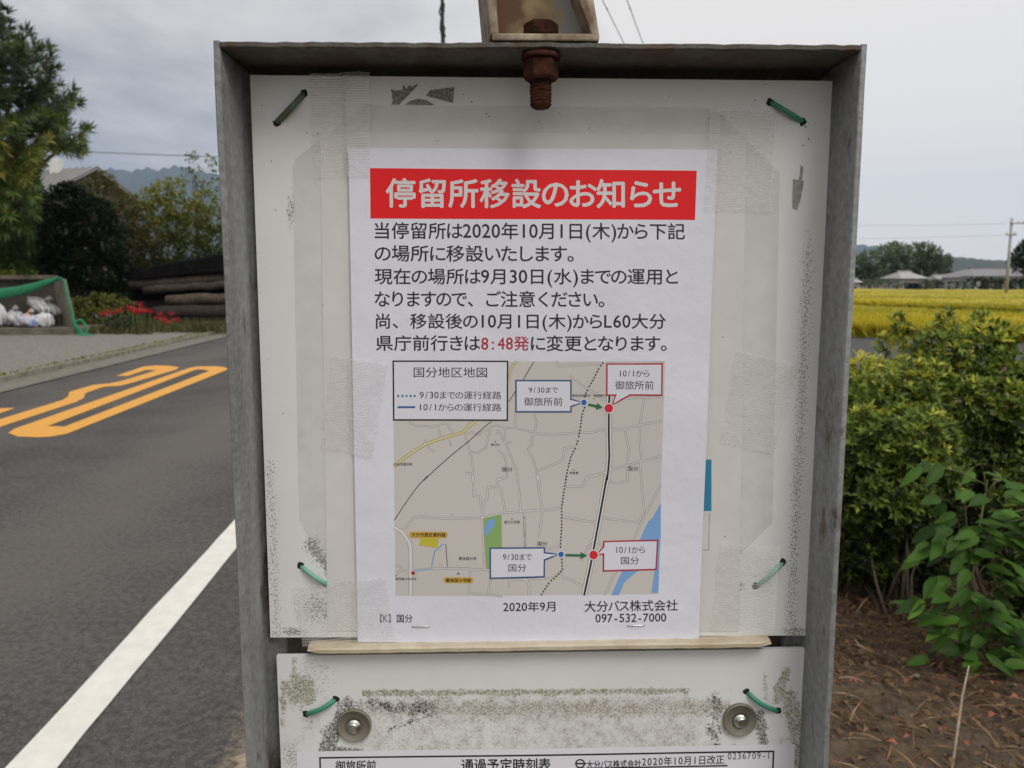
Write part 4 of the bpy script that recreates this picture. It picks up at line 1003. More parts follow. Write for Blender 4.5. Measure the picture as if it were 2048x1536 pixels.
for x0, x1, y in ((825, 859, 1250), (1253.6, 1287.5, 1247.5)):
    bm = bmesh.new(); tube(bm, [NP(x0, y, -0.3), NP(x0, y, 0.35), NP(x0 + 2, y, 0.55), NP(x1 - 2, y - .4, 0.55), NP(x1, y - .4, 0.35), NP(x1, y - .4, -0.3)], 1.2 * mpx, 6)
    link("staple", bm_mesh(bm), INOX, notice)

# ---- timetable on the lower panel
NO_OFF = 0.0006
tt = empty("timetable", S(1090, 2080, 0.0006))
tag(tt, "white printed timetable sheet on the lower panel", "timetable")
vs, fs = quadgrid(((593, 1503), (1590, 1488), (1562, 2080), (612, 2086)), 40, 24, 0, wav2)
link("paper_sheet", pydata("tt", vs, fs), PAPER2, tt, smooth=True)
s = Sheet(0.06, wav2)
s.line([(640, 1515.5), (1547, 1502.5), (1524, 2060), (655, 2064)], 3.4, closed=True); s.line([(1150, 1536), (1455, 1531)], 3)
s.line([(640, 1556), (1546, 1544)], 3)
s.text("御旅所前", 671, 752, 1533, 1532, 24, 0.016); s.text("通過予定時刻表", 923, 1101, 1529.5, 1527.5, 25, 0.02)
s.text("大分バス株式会社", 1173, 1282, 1528, 1526.3, 16, 0.02); s.text("2020年10月1日改正", 1284, 1448, 1523, 1518.5, 17.5, 0.012, half=0.62)
s.text("0236709-1", 1455.5, 1538, 1512, 1510.5, 13.5, 0.002, half=0.6)
s.line([(1150 + 0, 1526), (1172, 1525.7)], 3.2)
ring = [(1160 + 8.5 * math.cos(a), 1526 + 8 * math.sin(a)) for a in [i * math.pi / 10 for i in range(20)]]; s.line(ring, 3.0, closed=True, step=5)
s.make("printing", INK, tt)

# ---- pieces of mesh tape
TAPE = bpy.data.materials.new("mesh_tape"); TAPE.use_nodes = True
film(TAPE, (0.76, 0.75, 0.73), 0.11, 0.30, grid=(0.00155, 0.0011, 0.20, 0.07))
def tape(label, c, off0, off1, fringe=True):
    nx, ny = 36, 38; bm = bmesh.new(); uvl = bm.loops.layers.uv.new("UVMap"); gr = []
    rn = random.Random(int(c[0][0]))
    Wm = math.hypot(c[1][0] - c[0][0], c[1][1] - c[0][1]) * 0.47 / 1600; Hm = math.hypot(c[3][0] - c[0][0], c[3][1] - c[0][1]) * 0.47 / 1600
    jag = [[rn.uniform(-1.3, 1.3) for _ in range(40)] for _ in range(4)]
    for j in range(ny + 1):
        row = []
        for i in range(nx + 1):
            u, v = i / nx, j / ny
            x = (c[0][0] * (1 - u) + c[1][0] * u) * (1 - v) + (c[3][0] * (1 - u) + c[2][0] * u) * v; y = (c[0][1] * (1 - u) + c[1][1] * u) * (1 - v) + (c[3][1] * (1 - u) + c[2][1] * u) * v
            if i == 0: x += jag[0][j]
            if i == nx: x += jag[1][j]
            if j == 0: y += jag[2][i]
            if j == ny: y += jag[3][i]
            p = S(x, y, off0 * (1 - u) + off1 * u); kk = max(0.0, min(1.0, (x - (690 + (y - 300) * .018)) / 12 + .5, ((1440 - (y - 300) * .04) - x) / 12 + .5)); wv = (wave(p) + 0.0006) * kk * kk * (3 - 2 * kk)
            row.append((bm.verts.new(p + BN * (max(0, wv) + 0.0002 * math.sin(u * 9 + v * 7))), u * Wm, v * Hm))
        gr.append(row)
    for j in range(ny):
        for i in range(nx):
            q = (gr[j][i], gr[j + 1][i], gr[j + 1][i + 1], gr[j][i + 1]); f = bm.faces.new([a[0] for a in q]); f.smooth = True
            for lp, a in zip(f.loops, q): lp[uvl].uv = (a[1], a[2])
    o = link("tape", bm_mesh(bm), TAPE, at=S((c[0][0] + c[2][0]) / 2, c[3][1], 0.001)); tag(o, label, "tape", "mesh tape holding the notice")
tape("mesh tape on the notice's top left corner, reaching the panel's upper edge", ((617, 147), (741, 147), (742, 354), (627, 357)), 0.0009, 0.0009)
tape("wide mesh tape on the notice's top right corner", ((1418, 219), (1553, 221), (1541, 425), (1408, 421)), 0.0009, 0.0009)
tape("tilted mesh tape across the notice's left edge, beside the map legend", ((662, 712), (776, 727), (746, 915), (640, 897)), 0.0009, 0.0009)
tape("tilted mesh tape right of the notice, above the blue strip", ((1473, 701), (1598, 732), (1549, 909), (1440, 885)), 0.0009, 0.0009)
tape("mesh tape on the notice's bottom left corner, over the cream ledge", ((583, 1175), (772, 1153), (791, 1276), (606, 1294)), 0.0012, 0.0009)
tape("mesh tape beside the notice's bottom right corner, over a green wire tie", ((1441, 1085), (1561, 1092), (1549, 1266), (1423, 1261)), 0.0012, 0.0062)
bpy.data.objects.remove(_fo); bpy.data.curves.remove(_fc)

# ================================================================== BESIDE THE ROAD, LEFT
def poly_solid(bm, front, back, mi=0):
    a = [bm.verts.new(p) for p in front]; b = [bm.verts.new(p) for p in back]; n = len(a)
    bm.faces.new(a).material_index = mi; bm.faces.new(b[::-1]).material_index = mi
    for k in range(n): bm.faces.new((a[k], b[k], b[(k + 1) % n], a[(k + 1) % n])).material_index = mi
OLDCONC = mat("old_concrete", (0.155, 0.135, 0.105), 0.95, col2=(0.07, 0.06, 0.042), scale=3.5, bump=0.01, bscale=25)
DARKCONC = mat("dark_concrete", (0.075, 0.062, 0.048), 0.95, col2=(0.035, 0.03, 0.024), scale=3, bump=0.01, bscale=25)  # darker mottled concrete tone for the shelter's back wall
DS = 20.0
stn = empty("garbage_shelter", G(60, 676)); tag(stn, "low concrete garbage shelter with bags inside, beside the gravel lot", "garbage shelter")
bm = bmesh.new(); f0 = [W(-170, 657, DS), W(150, 656, DS), W(153, 676, DS), W(-170, 678, DS)]; poly_solid(bm, f0, [p + Vector((0, 1.6, 0)) for p in f0]); bevel(bm, 0.03, 2)
link("platform", bm_mesh(bm), OLDCONC, stn)
bm = bmesh.new(); f0 = [W(-170, 560, DS + 1.3), W(106, 560, DS + 1.3), W(118, 660, DS + 1.3), W(-170, 660, DS + 1.3)]; poly_solid(bm, f0, [p + Vector((0, .12, 0)) for p in f0])
link("back_wall", bm_mesh(bm), DARKCONC, stn)
bm = bmesh.new(); f0 = [W(-170, 550.5, DS + 1.15), W(104, 550.5, DS + 1.15), W(104, 559, DS + 1.15), W(-170, 559, DS + 1.15)]; poly_solid(bm, f0, [p + Vector((0, .3, 0)) for p in f0]); bevel(bm, 0.02, 2)
link("cap", bm_mesh(bm), OLDCONC, stn)
bm = bmesh.new(); f0 = [W(106, 560, DS + 1.3), W(124, 558, DS + .55), W(146, 656, DS + 0.1), W(120, 656, DS + 1.3)]; poly_solid(bm, f0, [p + Vector((.11, 0, 0)) for p in f0]); bevel(bm, 0.015, 2)
link("side_wall", bm_mesh(bm), mat("side_concrete", (0.21, 0.185, 0.145), 0.95, col2=(0.12, 0.105, 0.08), scale=4, bump=0.01, bscale=25), stn)
NETM = mat("green_netting", (0.015, 0.22, 0.095), 0.75, col2=(0.008, 0.12, 0.055), scale=18, bump=0.02, bscale=60)
def ribbon(bm, pts, wid, th=0.03, n=10):
    """draped cloth gathered to a flat band: pts with the band's height per point"""
    rings = []
    for i, (p, wd) in enumerate(zip(pts, wid)):
        q0, q1 = pts[max(0, i - 1)], pts[min(len(pts) - 1, i + 1)]; d = (q1 - q0).normalized()
        up = Vector((0, 0, 1)) - d * d.z
        if up.length < 0.3: up = Vector((1, 0, 0)) - d * d.x
        up.normalize(); sd = d.cross(up)
        rings.append([bm.verts.new(p + up * (wd / 2 * math.cos(k * 2 * math.pi / n)) + sd * ((th + 0.25 * wd * (0.4 + 0.3 * math.sin(i * 1.7 + k))) * math.sin(k * 2 * math.pi / n))) for k in range(n)])
    for a, b in zip(rings, rings[1:]):
        for k in range(n): bm.faces.new((a[k], a[(k + 1) % n], b[(k + 1) % n], b[k])).smooth = True
    bm.faces.new(rings[0][::-1]); bm.faces.new(rings[-1])
def spline(P, m=6):
    out = []
    for i in range(len(P) - 1):
        a, b, c, d = P[max(0, i - 1)], P[i], P[i + 1], P[min(len(P) - 1, i + 2)]
        for k in range(m):
            t = k / m; out.append(0.5 * ((2 * b) + (c - a) * t + (2 * a - 5 * b + 4 * c - d) * t * t + (3 * b - a - 3 * c + d) * t ** 3))
    out.append(P[-1]); return out
bm = bmesh.new()
P = [W(-120, 592, DS + .3), W(-30, 590, DS + .3), W(20, 585, DS + .35), W(60, 576, DS + .4), W(95, 564, DS + .45), W(118, 556, DS + .5)]
ribbon(bm, spline(P), list(np.interp(np.linspace(0, 5, 31), range(6), [.30, .30, .26, .22, .15, .08])), 0.03)
P = [W(116, 556, DS + .45), W(128, 562, DS + .3), W(137, 600, DS), W(145, 632, DS - .1), W(150, 652, DS - .2), W(163, 668, DS - .3), W(160, 676, DS - .35)]
ribbon(bm, spline(P), list(np.interp(np.linspace(0, 6, 37), range(7), [.07, .05, .06, .10, .15, .17, .16])), 0.02)
P = [W(147, 648, DS - .2), W(160, 640, DS - .15), W(172, 652, DS - .2), W(174, 664, DS - .3), W(166, 674, DS - .35)]
ribbon(bm, spline(P), [.07] * 25, 0.02)
P = [W(142, 680, DS - .4), W(152, 675, DS - .45), W(165, 672, DS - .4), W(180, 672, DS - .35), W(193, 673.5, DS - .3)]
ribbon(bm, spline(P), list(np.interp(np.linspace(0, 4, 25), range(5), [.08, .13, .15, .10, .05])), 0.03)
o = link("net", bm_mesh(bm), NETM, at=W(160, 680, DS - .3)); tag(o, "green bird net draped over the garbage shelter, trailing to the ground", "net")
def bag_mat(name, col, extra=None):
    m = mat(name, col, 0.3, var=0.12, scale=7, spec=0.6)
    t = m.node_tree; b = t.nodes["Principled BSDF"]; b.inputs["Subsurface Weight"].default_value = 0.0
    if extra:
        src = b.inputs["Base Color"].links[0].from_socket; tc = N(t, "ShaderNodeTexCoord"); c = src
        for k, (cc, th, off) in enumerate(extra):
            mpn = N(t, "ShaderNodeMapping"); mpn.inputs["Location"].default_value = off; t.links.new(tc.outputs["Object"], mpn.inputs[0])
            n = N(t, "ShaderNodeTexNoise"); n.inputs["Scale"].default_value = 7; n.inputs["Detail"].default_value = 2; t.links.new(mpn.outputs[0], n.inputs["Vector"])
            c = mixc(t, M_(t, 'MULTIPLY', M_(t, 'GREATER_THAN', n.outputs["Fac"], th), 0.75), c, cc)
        t.links.new(c, b.inputs["Base Color"])
    return m
BAGW = bag_mat("white_bag_plastic", (0.52, 0.53, 0.55)); BAGT = bag_mat("translucent_bag_plastic", (0.30, 0.30, 0.31)); BAGC = bag_mat("bag_with_colours", (0.46, 0.47, 0.49), [((0.10, 0.20, 0.50), 0.56, (0, 0, 0)), ((0.55, 0.24, 0.08), 0.58, (3, 1, 2))])
def bag(label, px, py, rx, rz, tilt, m, handles=False, dd=0.5, seed=1):
    bm = bmesh.new(); bmesh.ops.create_icosphere(bm, subdivisions=4, radius=1); rn = random.Random(seed)
    c = W(px, py, DS + dd); s = DS / 1600; ph = [rn.uniform(0, 6) for _ in range(8)]
    for v in bm.verts:
        p = v.co.copy()
        k = 1 + 0.10 * math.sin(p.x * 5 + ph[0] + 2 * p.z) * math.sin(p.z * 4 + ph[1]) + 0.07 * math.sin(p.y * 9 + p.x * 7 + ph[2]) + 0.05 * abs(math.sin(p.x * 11 + p.z * 9 + ph[3])) - 0.04 * abs(math.sin(p.z * 15 - p.x * 8 + ph[4]))
        if p.z > 0.35: k *= 1 - 0.32 * (p.z - 0.35)
        if p.z < -0.55: p.z = -0.55 - (p.z + 0.55) * -0.25
        p = p * k; x, z = p.x * rx * s, p.z * rz * s
        v.co = Vector((x * math.cos(tilt) - z * math.sin(tilt), p.y * rx * s * 0.8, x * math.sin(tilt) + z * math.cos(tilt)))
    for f in bm.faces: f.smooth = True
    if handles:
        for q in (-0.5, 0.45): tube(bm, [Vector((q * rx * s, 0, rz * s * 0.75)), Vector((q * 1.3 * rx * s, 0, rz * s * 1.15)), Vector((q * .6 * rx * s, 0, rz * s * 1.32)), Vector((q * .2 * rx * s, 0, rz * s * .85))], 0.035, 6)
    else: tube(bm, [Vector((0.1 * rx * s, 0, rz * s * 0.6)), Vector((0.2 * rx * s, -.02, rz * s * 1.02)), Vector((0.5 * rx * s, -.03, rz * s * 1.2))], [0.07, 0.03, 0.06], 8)
    me = bm_mesh(bm); zmin = min(v.co.z for v in me.vertices)
    plat = W(0, 657, DS).z
    if label.find("top") < 0: c.z = plat - zmin + 0.005
    me.transform(Matrix.Translation(c)); o = link("garbage_bag", me, m, at=(c.x, c.y, c.z + zmin)); tag(o, label, "garbage bag", "bags in the garbage shelter")
bag("tall white garbage bag cut by the photo's left edge", -12, 622, 23, 34, 0.1, BAGW, dd=.35, seed=2)
bag("round greyish white bag between the tall bag and the coloured one", 24, 632, 24, 20, 0.2, BAGW, dd=.75, seed=4)
bag("clear garbage bag showing blue and orange waste", 55, 640, 25, 17, -0.15, BAGC, dd=.3, seed=7)
bag("white carrier bag with two upright handles", 90, 634, 17, 20, -0.2, BAGW, True, dd=.38, seed=11)
bag("translucent grey bag lying on top against the side wall", 88, 613, 33, 15, -0.5, BAGT, dd=.75, seed=13)

# timber pile under a dark cover
DL = 25.0
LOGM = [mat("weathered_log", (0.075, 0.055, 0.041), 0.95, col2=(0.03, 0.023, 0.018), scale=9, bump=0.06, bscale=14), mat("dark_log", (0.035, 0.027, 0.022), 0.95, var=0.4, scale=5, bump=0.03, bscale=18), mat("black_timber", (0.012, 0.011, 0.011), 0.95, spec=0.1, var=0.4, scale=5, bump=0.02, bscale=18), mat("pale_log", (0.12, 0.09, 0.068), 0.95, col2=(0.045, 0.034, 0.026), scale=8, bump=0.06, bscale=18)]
def log(label, x0, y0, x1, y1, r, mi, d0=DL, d1=DL, group="logs in the timber pile"):
    bm = bmesh.new(); a, b = W(x0, y0, d0), W(x1, y1, d1); n = 9; rn = random.Random(int(x0 * 7 + y0)); rr = r * d0 / 1600
    tube(bm, [a.lerp(b, i / n) + Vector((0, rn.uniform(-.03, .03), rn.uniform(-.025, .025))) for i in range(n + 1)], [rr * (1 + rn.uniform(-.1, .1)) * (0.9 if i in (0, n) else 1) for i in range(n + 1)], 12)
    lo = min(v.co.z for v in bm.verts); o = link("log", bm_mesh(bm), LOGM[mi], at=((a + b) / 2).to_tuple()[:2] + (lo,)); tag(o, label, "log", group)
log("bare brown log with its rounded end showing at the upper end of the timber pile", 238, 570, 520, 551, 10, 0)
log("thin grey brown log just below the covered top of the timber pile", 288, 580, 520, 566, 8, 0, DL - .15, DL - .15)
log("pale log sticking out halfway down the timber pile", 333, 600, 520, 593, 10.5, 3, DL - .3, DL - .3)
log("thick dark log near the bottom of the timber pile", 308, 623, 520, 622, 13, 1, DL - .3, DL - .3)
log("black log lying on the ground under the timber pile", 350, 644, 520, 645, 11, 2, DL - .4, DL - .4)
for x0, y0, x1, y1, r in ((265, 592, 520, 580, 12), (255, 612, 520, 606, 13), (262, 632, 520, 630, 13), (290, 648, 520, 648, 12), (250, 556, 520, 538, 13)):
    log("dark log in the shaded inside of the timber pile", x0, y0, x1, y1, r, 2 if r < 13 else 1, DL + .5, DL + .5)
bm = bmesh.new(); f0 = [W(234, 548, DL - .25), W(300, 535, DL - .25), W(370, 523, DL - .25), W(520, 496, DL - .25), W(520, 540, DL - .25), W(370, 548, DL - .25), W(300, 556, DL - .25), W(240, 559, DL - .25)]
poly_solid(bm, f0, [p + Vector((-.05, 2.2, .25)) for p in f0]); bevel(bm, 0.03, 2)
o = link("tarpaulin", bm_mesh(bm), mat("black_cover", (0.008, 0.008, 0.008), 1.0, spec=0.05, var=0.5, scale=6, bump=0.03, bscale=12), at=W(400, 545, DL)); tag(o, "black sloping cover over the timber pile", "tarpaulin")
bm = bmesh.new(); f0 = [W(372, 646, 23.6), W(540, 644, 23.6), W(540, 662, 23.6), W(366, 662, 23.6)]; poly_solid(bm, f0, [p + Vector((0, .5, 0)) for p in f0]); bevel(bm, 0.03, 2)
o = link("low_wall", bm_mesh(bm), mat("ochre_wall", (0.22, 0.12, 0.045), 0.95, col2=(0.11, 0.065, 0.03), scale=5, bump=0.02, bscale=20), at=W(450, 662, 23.6)); tag(o, "low ochre earth wall in front of the timber pile", "wall")

# house behind the trees
def house(label, e, ang, half, length, drop, eave_over, wallc, roofc, seams=False, base=0.0, windows=()):
    """e: apex of the gable nearest to us; ridge runs along ang; half: half width; drop: ridge to eave"""
    h = empty("house", (e.x, e.y, base)); tag(h, label, "house")
    rd = Vector((math.cos(ang), math.sin(ang), 0)); sl = Vector((-rd.y, rd.x, 0))
    p = lambda l, s_, z: Vector((e.x, e.y, 0)) + rd * l + sl * s_ + Vector((0, 0, z))
    ez = e.z - drop
    bm = bmesh.new(); hw = half - eave_over
    k = e.z - 0.12 - drop * 0
    a = [p(0.4, -hw, base), p(0.4, hw, base), p(0.4, hw, ez + drop * eave_over / half - .14), p(0.4, 0, e.z - .14), p(0.4, -hw, ez + drop * eave_over / half - .14)]
    poly_solid(bm, a, [q + rd * (length - .8) for q in a]); link("wall", bm_mesh(bm), wallc, h)
    bm = bmesh.new()
    for sg in (-1, 1):
        a = [p(0, 0, e.z), p(0, sg * half, ez), p(0, sg * half, ez - .13), p(0, 0, e.z - .13)]
        poly_solid(bm, a, [q + rd * length for q in a])
        if seams:
            m_ = int(length / 0.42)
            for i in range(m_ + 1):
                l = length * i / m_; b_ = [p(l - .025, 0, e.z + .002), p(l - .025, sg * half, ez + .002), p(l - .025, sg * half, ez + .06), p(l - .025, 0, e.z + .06)]
                poly_solid(bm, b_, [q + rd * .05 for q in b_])
    rf = link("roof", bm_mesh(bm), roofc, h)
    for (sgn_, l0, z0, w_, hh) in windows:
        bm = bmesh.new(); s_ = sgn_ * (hw + 0.03); a = [p(l0, s_, z0), p(l0 + w_, s_, z0), p(l0 + w_, s_, z0 + hh), p(l0, s_, z0 + hh)]
        poly_solid(bm, a, [q - sl * sgn_ * .06 for q in a]); link("window", bm_mesh(bm), GLASS, h)
    return h
GLASS = mat("dark_window_glass", (0.03, 0.035, 0.04), 0.1, spec=0.6)
PLASTER = mat("white_plaster", (0.62, 0.62, 0.60), 0.85, var=0.06, scale=1.5)
METALROOF = mat("grey_metal_roof", (0.22, 0.22, 0.215), 0.5, var=0.10, scale=0.8)
e_ = W(194, 334, 40)
hs = house("house with a grey seamed metal roof and white chimney behind the trees", e_, R(160), 3.4, 6.5, 1.75, 0.5, mat("dark_wood_siding", (0.10, 0.085, 0.07), 0.9, var=.2, scale=2), METALROOF, True)
c_ = W(113, 330, 40.5); bm = bmesh.new(); box(bm, c_.x - .24, c_.x + .20, c_.y - .25, c_.y + .25, 3.5, W(113, 318, 40.5).z); bevel(bm, .02, 1); link("chimney", bm_mesh(bm), PLASTER, hs)

# trees and shrubs on the left; crowns are leaves spread through real volumes
def tree(name, label, cat, px_base, d, clumps, per, ll, lw, mt, trunk_r, group=None, up=0.3, jitter=0.35, droop=0.0, base_z=0.0, tvar=0.35, limbs=True):
    cl = []
    for (x, y, rpx, tn, *dd) in clumps:
        D = d + (dd[0] if dd else 0); r = rpx * D / 1600; cl.append((W(x, y, D), (r, r * 1.1, r * 0.9), tn))
    b = W(px_base, 600, d); root = empty(name, (b.x, d, base_z)); tag(root, label, cat, group)
    top = max(c[0].z for c in cl)
    hi = max(cl, key=lambda c: c[0].z)[0]
    lm = [(min(0.9, max(0.15, (c[0].z - base_z) / (top - base_z) * 0.75)), c[0]) for c in cl[::max(1, len(cl) // 10)]] if limbs else []
    link("trunk", trunk_bm((b.x, d, base_z - 0.05), (b.x * 0.7 + hi.x * 0.3, d, base_z + (top - base_z) * 0.85), trunk_r, trunk_r * 0.3, lm, int(px_base)), BARK, root)
    link("crown", clump_leaves(cl, per, ll, lw, up, jitter, droop, tvar), mt, root)
    return root
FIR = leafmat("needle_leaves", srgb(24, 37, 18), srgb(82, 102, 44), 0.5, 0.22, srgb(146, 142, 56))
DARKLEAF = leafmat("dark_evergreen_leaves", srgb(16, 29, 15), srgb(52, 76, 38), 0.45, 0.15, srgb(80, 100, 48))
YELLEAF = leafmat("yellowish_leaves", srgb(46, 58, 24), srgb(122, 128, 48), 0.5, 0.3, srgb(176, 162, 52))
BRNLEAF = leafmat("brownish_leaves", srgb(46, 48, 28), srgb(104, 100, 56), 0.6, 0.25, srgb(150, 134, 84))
rn = random.Random(21)
# big needle-leaved tree: tufts of long narrow leaves on branch ends
outl = [(-160, 20), (-60, -10), (-10, 25), (12, 40), (30, 85), (48, 75), (35, 130), (60, 105), (75, 110), (95, 145), (100, 110), (85, 180), (105, 165), (138, 195), (120, 225), (145, 215), (110, 255), (160, 262), (140, 285), (150, 300), (112, 296), (70, 330)]
bp_, bd_, bt_ = [], [], []
ctr = np.array(W(-60, 230, 23))
for (x, y) in outl:
    for k in range(5):
        q = W(x + rn.gauss(0, 9), y + rn.gauss(0, 9), 23 + rn.uniform(-1.2, 1.2)); bp_.append(q)
for _ in range(780):
    y = rn.uniform(-20, 560); xr = np.interp(y, [-20, 30, 90, 150, 215, 285, 312, 420, 560], [-15, 5, 40, 80, 130, 122, 78, 66, 62]); x = xr - abs(rn.gauss(0, 1)) * 95
    bp_.append(W(x, y, 23 + rn.uniform(-1.9, 1.6)))
bp_ = np.array([tuple(p) for p in bp_]); dv = bp_ - ctr; dv[:, 1] *= 0.7; dv /= np.linalg.norm(dv, axis=1, keepdims=True); dv += np.array([0.1, -0.15, 0.35]) + rng.normal(0, 0.25, dv.shape)
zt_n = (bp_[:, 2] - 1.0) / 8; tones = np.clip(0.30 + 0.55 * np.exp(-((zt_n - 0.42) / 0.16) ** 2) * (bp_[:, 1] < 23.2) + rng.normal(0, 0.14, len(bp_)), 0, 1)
ta = empty("conifer_tree", (ctr[0], 23, 0)); tag(ta, "tall feathery conifer cut by the photo's left edge", "tree")
link("trunk", trunk_bm((ctr[0], 23, -.05), (ctr[0], 23, 8.2), 0.22, 0.05, [(0.1 + 0.85 * i / 26, tuple(bp_[i * 17 % len(bp_)])) for i in range(27)], 4), BARK, ta)
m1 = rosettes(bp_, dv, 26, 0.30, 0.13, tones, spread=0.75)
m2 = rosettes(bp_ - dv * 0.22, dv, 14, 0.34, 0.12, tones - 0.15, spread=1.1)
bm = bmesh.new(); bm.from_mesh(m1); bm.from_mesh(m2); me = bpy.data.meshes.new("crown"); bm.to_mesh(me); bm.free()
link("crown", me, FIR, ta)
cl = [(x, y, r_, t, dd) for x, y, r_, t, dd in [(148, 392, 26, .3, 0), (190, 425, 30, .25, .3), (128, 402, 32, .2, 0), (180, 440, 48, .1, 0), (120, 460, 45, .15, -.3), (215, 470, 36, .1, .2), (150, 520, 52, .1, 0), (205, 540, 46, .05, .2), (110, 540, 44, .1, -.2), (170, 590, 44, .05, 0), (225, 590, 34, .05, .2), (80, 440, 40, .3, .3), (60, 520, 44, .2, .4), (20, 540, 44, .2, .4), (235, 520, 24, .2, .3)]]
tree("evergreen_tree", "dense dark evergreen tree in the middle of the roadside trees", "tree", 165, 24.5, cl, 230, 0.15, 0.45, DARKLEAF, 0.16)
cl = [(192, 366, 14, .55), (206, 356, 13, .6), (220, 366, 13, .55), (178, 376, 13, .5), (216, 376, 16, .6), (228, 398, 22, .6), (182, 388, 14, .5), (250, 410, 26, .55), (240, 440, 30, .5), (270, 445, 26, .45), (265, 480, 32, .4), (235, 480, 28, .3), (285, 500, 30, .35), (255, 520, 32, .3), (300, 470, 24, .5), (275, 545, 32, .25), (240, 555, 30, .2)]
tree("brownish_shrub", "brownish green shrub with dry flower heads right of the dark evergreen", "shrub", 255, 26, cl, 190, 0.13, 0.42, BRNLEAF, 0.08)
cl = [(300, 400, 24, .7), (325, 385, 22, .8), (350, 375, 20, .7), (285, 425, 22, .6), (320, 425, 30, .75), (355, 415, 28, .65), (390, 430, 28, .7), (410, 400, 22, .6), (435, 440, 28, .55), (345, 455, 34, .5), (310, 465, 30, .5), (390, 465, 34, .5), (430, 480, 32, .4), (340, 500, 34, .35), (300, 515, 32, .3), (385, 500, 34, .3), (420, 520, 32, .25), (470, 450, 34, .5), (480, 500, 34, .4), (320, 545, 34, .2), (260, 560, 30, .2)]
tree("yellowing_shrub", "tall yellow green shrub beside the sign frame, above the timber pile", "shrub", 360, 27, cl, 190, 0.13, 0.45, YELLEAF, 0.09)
cl = [(385, 318, 9, .5), (376, 313, 7, .6), (392, 312, 6, .5), (372, 342, 8, .5), (382, 350, 8, .5), (395, 340, 8, .6), (365, 362, 9, .6), (395, 365, 10, .5), (425, 325, 8, .6), (420, 318, 6, .6), (432, 335, 8, .5), (428, 350, 8, .5), (435, 368, 10, .6), (410, 372, 10, .6), (440, 395, 14, .6)]
tree("slender_tree", "slender sparse young tree rising above the yellow green shrub", "tree", 400, 28, cl, 110, 0.13, 0.45, YELLEAF, 0.04, tvar=.3)
cl = [(x, y, 46, .1, dd) for x, y, dd in [(-60, 480, 1.5), (-20, 420, 1.5), (40, 400, 1.4), (30, 470, 1.5), (90, 500, 1.6), (-40, 560, 1), (20, 590, 1.6), (90, 590, 1.6), (250, 600, 1.2), (300, 590, 2), (360, 560, 2), (420, 570, 2), (480, 560, 2), (160, 610, 1.2)]]
tree("background_hedge", "dark hedge filling the gaps behind the garbage shelter and timber pile", "hedge", 60, 26.5, cl, 150, 0.19, 0.45, DARKLEAF, 0.1)
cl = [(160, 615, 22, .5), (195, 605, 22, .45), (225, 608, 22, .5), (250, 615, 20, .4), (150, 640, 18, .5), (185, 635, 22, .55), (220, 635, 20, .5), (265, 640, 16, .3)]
tree("weed_bush", "low leafy weeds between the garbage shelter and the red flowers", "weeds", 200, 22.5, cl, 240, 0.085, 0.45, YELLEAF, 0.02, limbs=False)
cl = [(225, 650, 14, .25), (245, 645, 17, .3), (262, 652, 14, .25), (235, 662, 14, .2), (255, 664, 15, .2), (272, 662, 10, .25), (212, 664, 8, .3)]
tree("weed_bush", "dark green weed mound in front of the red flowers", "weeds", 245, 20.8, cl, 260, 0.085, 0.42, DARKLEAF, 0.02, limbs=False)
# ground cover: grass and weeds at the foot of the bank and on the shelter's cap
def scatter_grass(name, label, pts, ll, lw, m, tone):
    n = len(pts); ax = rng.normal(0, 0.35, (n, 3)); ax[:, 2] = 1; L = ll * rng.uniform(.5, 1.3, n)
    o = link(name, leaf_mesh(np.array(pts), ax, unit(n), L, L * lw, tone + rng.normal(0, .2, n), curl=.2), m); tag(o, label, "grass", kind='stuff'); return o
pts = [tuple(W(rn.uniform(-60, 74), 551, DS + 1.2 + rn.uniform(0, .2))) for _ in range(900)]
scatter_grass("cap_weeds", "small green weeds growing along the garbage shelter's cap", pts, 0.13, 0.35, YELLEAF, .35)
pts = []
for _ in range(5200):
    x = rn.uniform(175, 470); d = rn.uniform(20.0, 24.5) + (0.6 if x > 300 else 0); q = W(x, 600, d); pts.append((q.x, q.y, 0.03))
scatter_grass("bank_grass", "grass and weeds at the foot of the red flowers", pts, 0.24, 0.12, BRNLEAF, .35)
pts = []
for _ in range(1500):
    a = rn.uniform(2, 24); pts.append(tuple(rp_(S_GUT2 - 0.12 - abs(rn.gauss(0, .07)), a, 0.05)))
scatter_grass("kerb_grass", "thin grass growing along the worn kerb", pts, 0.06, 0.3, YELLEAF, .5)

# red spider lilies
REDP = mat("red_petals", (0.55, 0.022, 0.03), 0.5); STEM = mat("green_stem", (0.09, 0.14, 0.04), 0.6)
def lily_mesh():
    bm = bmesh.new(); rl = random.Random(2)
    for k in range(34):
        a = k * 2.39996; el = rl.uniform(-0.25, 1.1); d = Vector((math.cos(a) * math.cos(el), math.sin(a) * math.cos(el), math.sin(el))); sd = d.cross(Vector((0, 0, 1))).normalized()
        L = rl.uniform(.06, .085); w_ = .012
        p0, p1, p2 = d * .008, d * L * .6 + Vector((0, 0, .004)), d * L * .85 + Vector((0, 0, .022 if k % 2 else -.012))
        v = [bm.verts.new(x) for x in (p0 - sd * w_ * .3, p0 + sd * w_ * .3, p1 + sd * w_ * .6, p2, p1 - sd * w_ * .6)]; bm.faces.new(v)
        if k % 3 == 0: tube(bm, [d * .01, d * .06 + Vector((0, 0, .01)), d * .10 + Vector((0, 0, .035))], .0025, 4)
    return bm_mesh(bm)
lily_b = lily_mesh(); lily_b.materials.append(REDP)
bm = bmesh.new(); tube(bm, [Vector((0, 0, 0)), Vector((.01, 0, .22)), Vector((0, .01, .5))], .006, 6); lily_s = bm_mesh(bm); lily_s.materials.append(STEM)
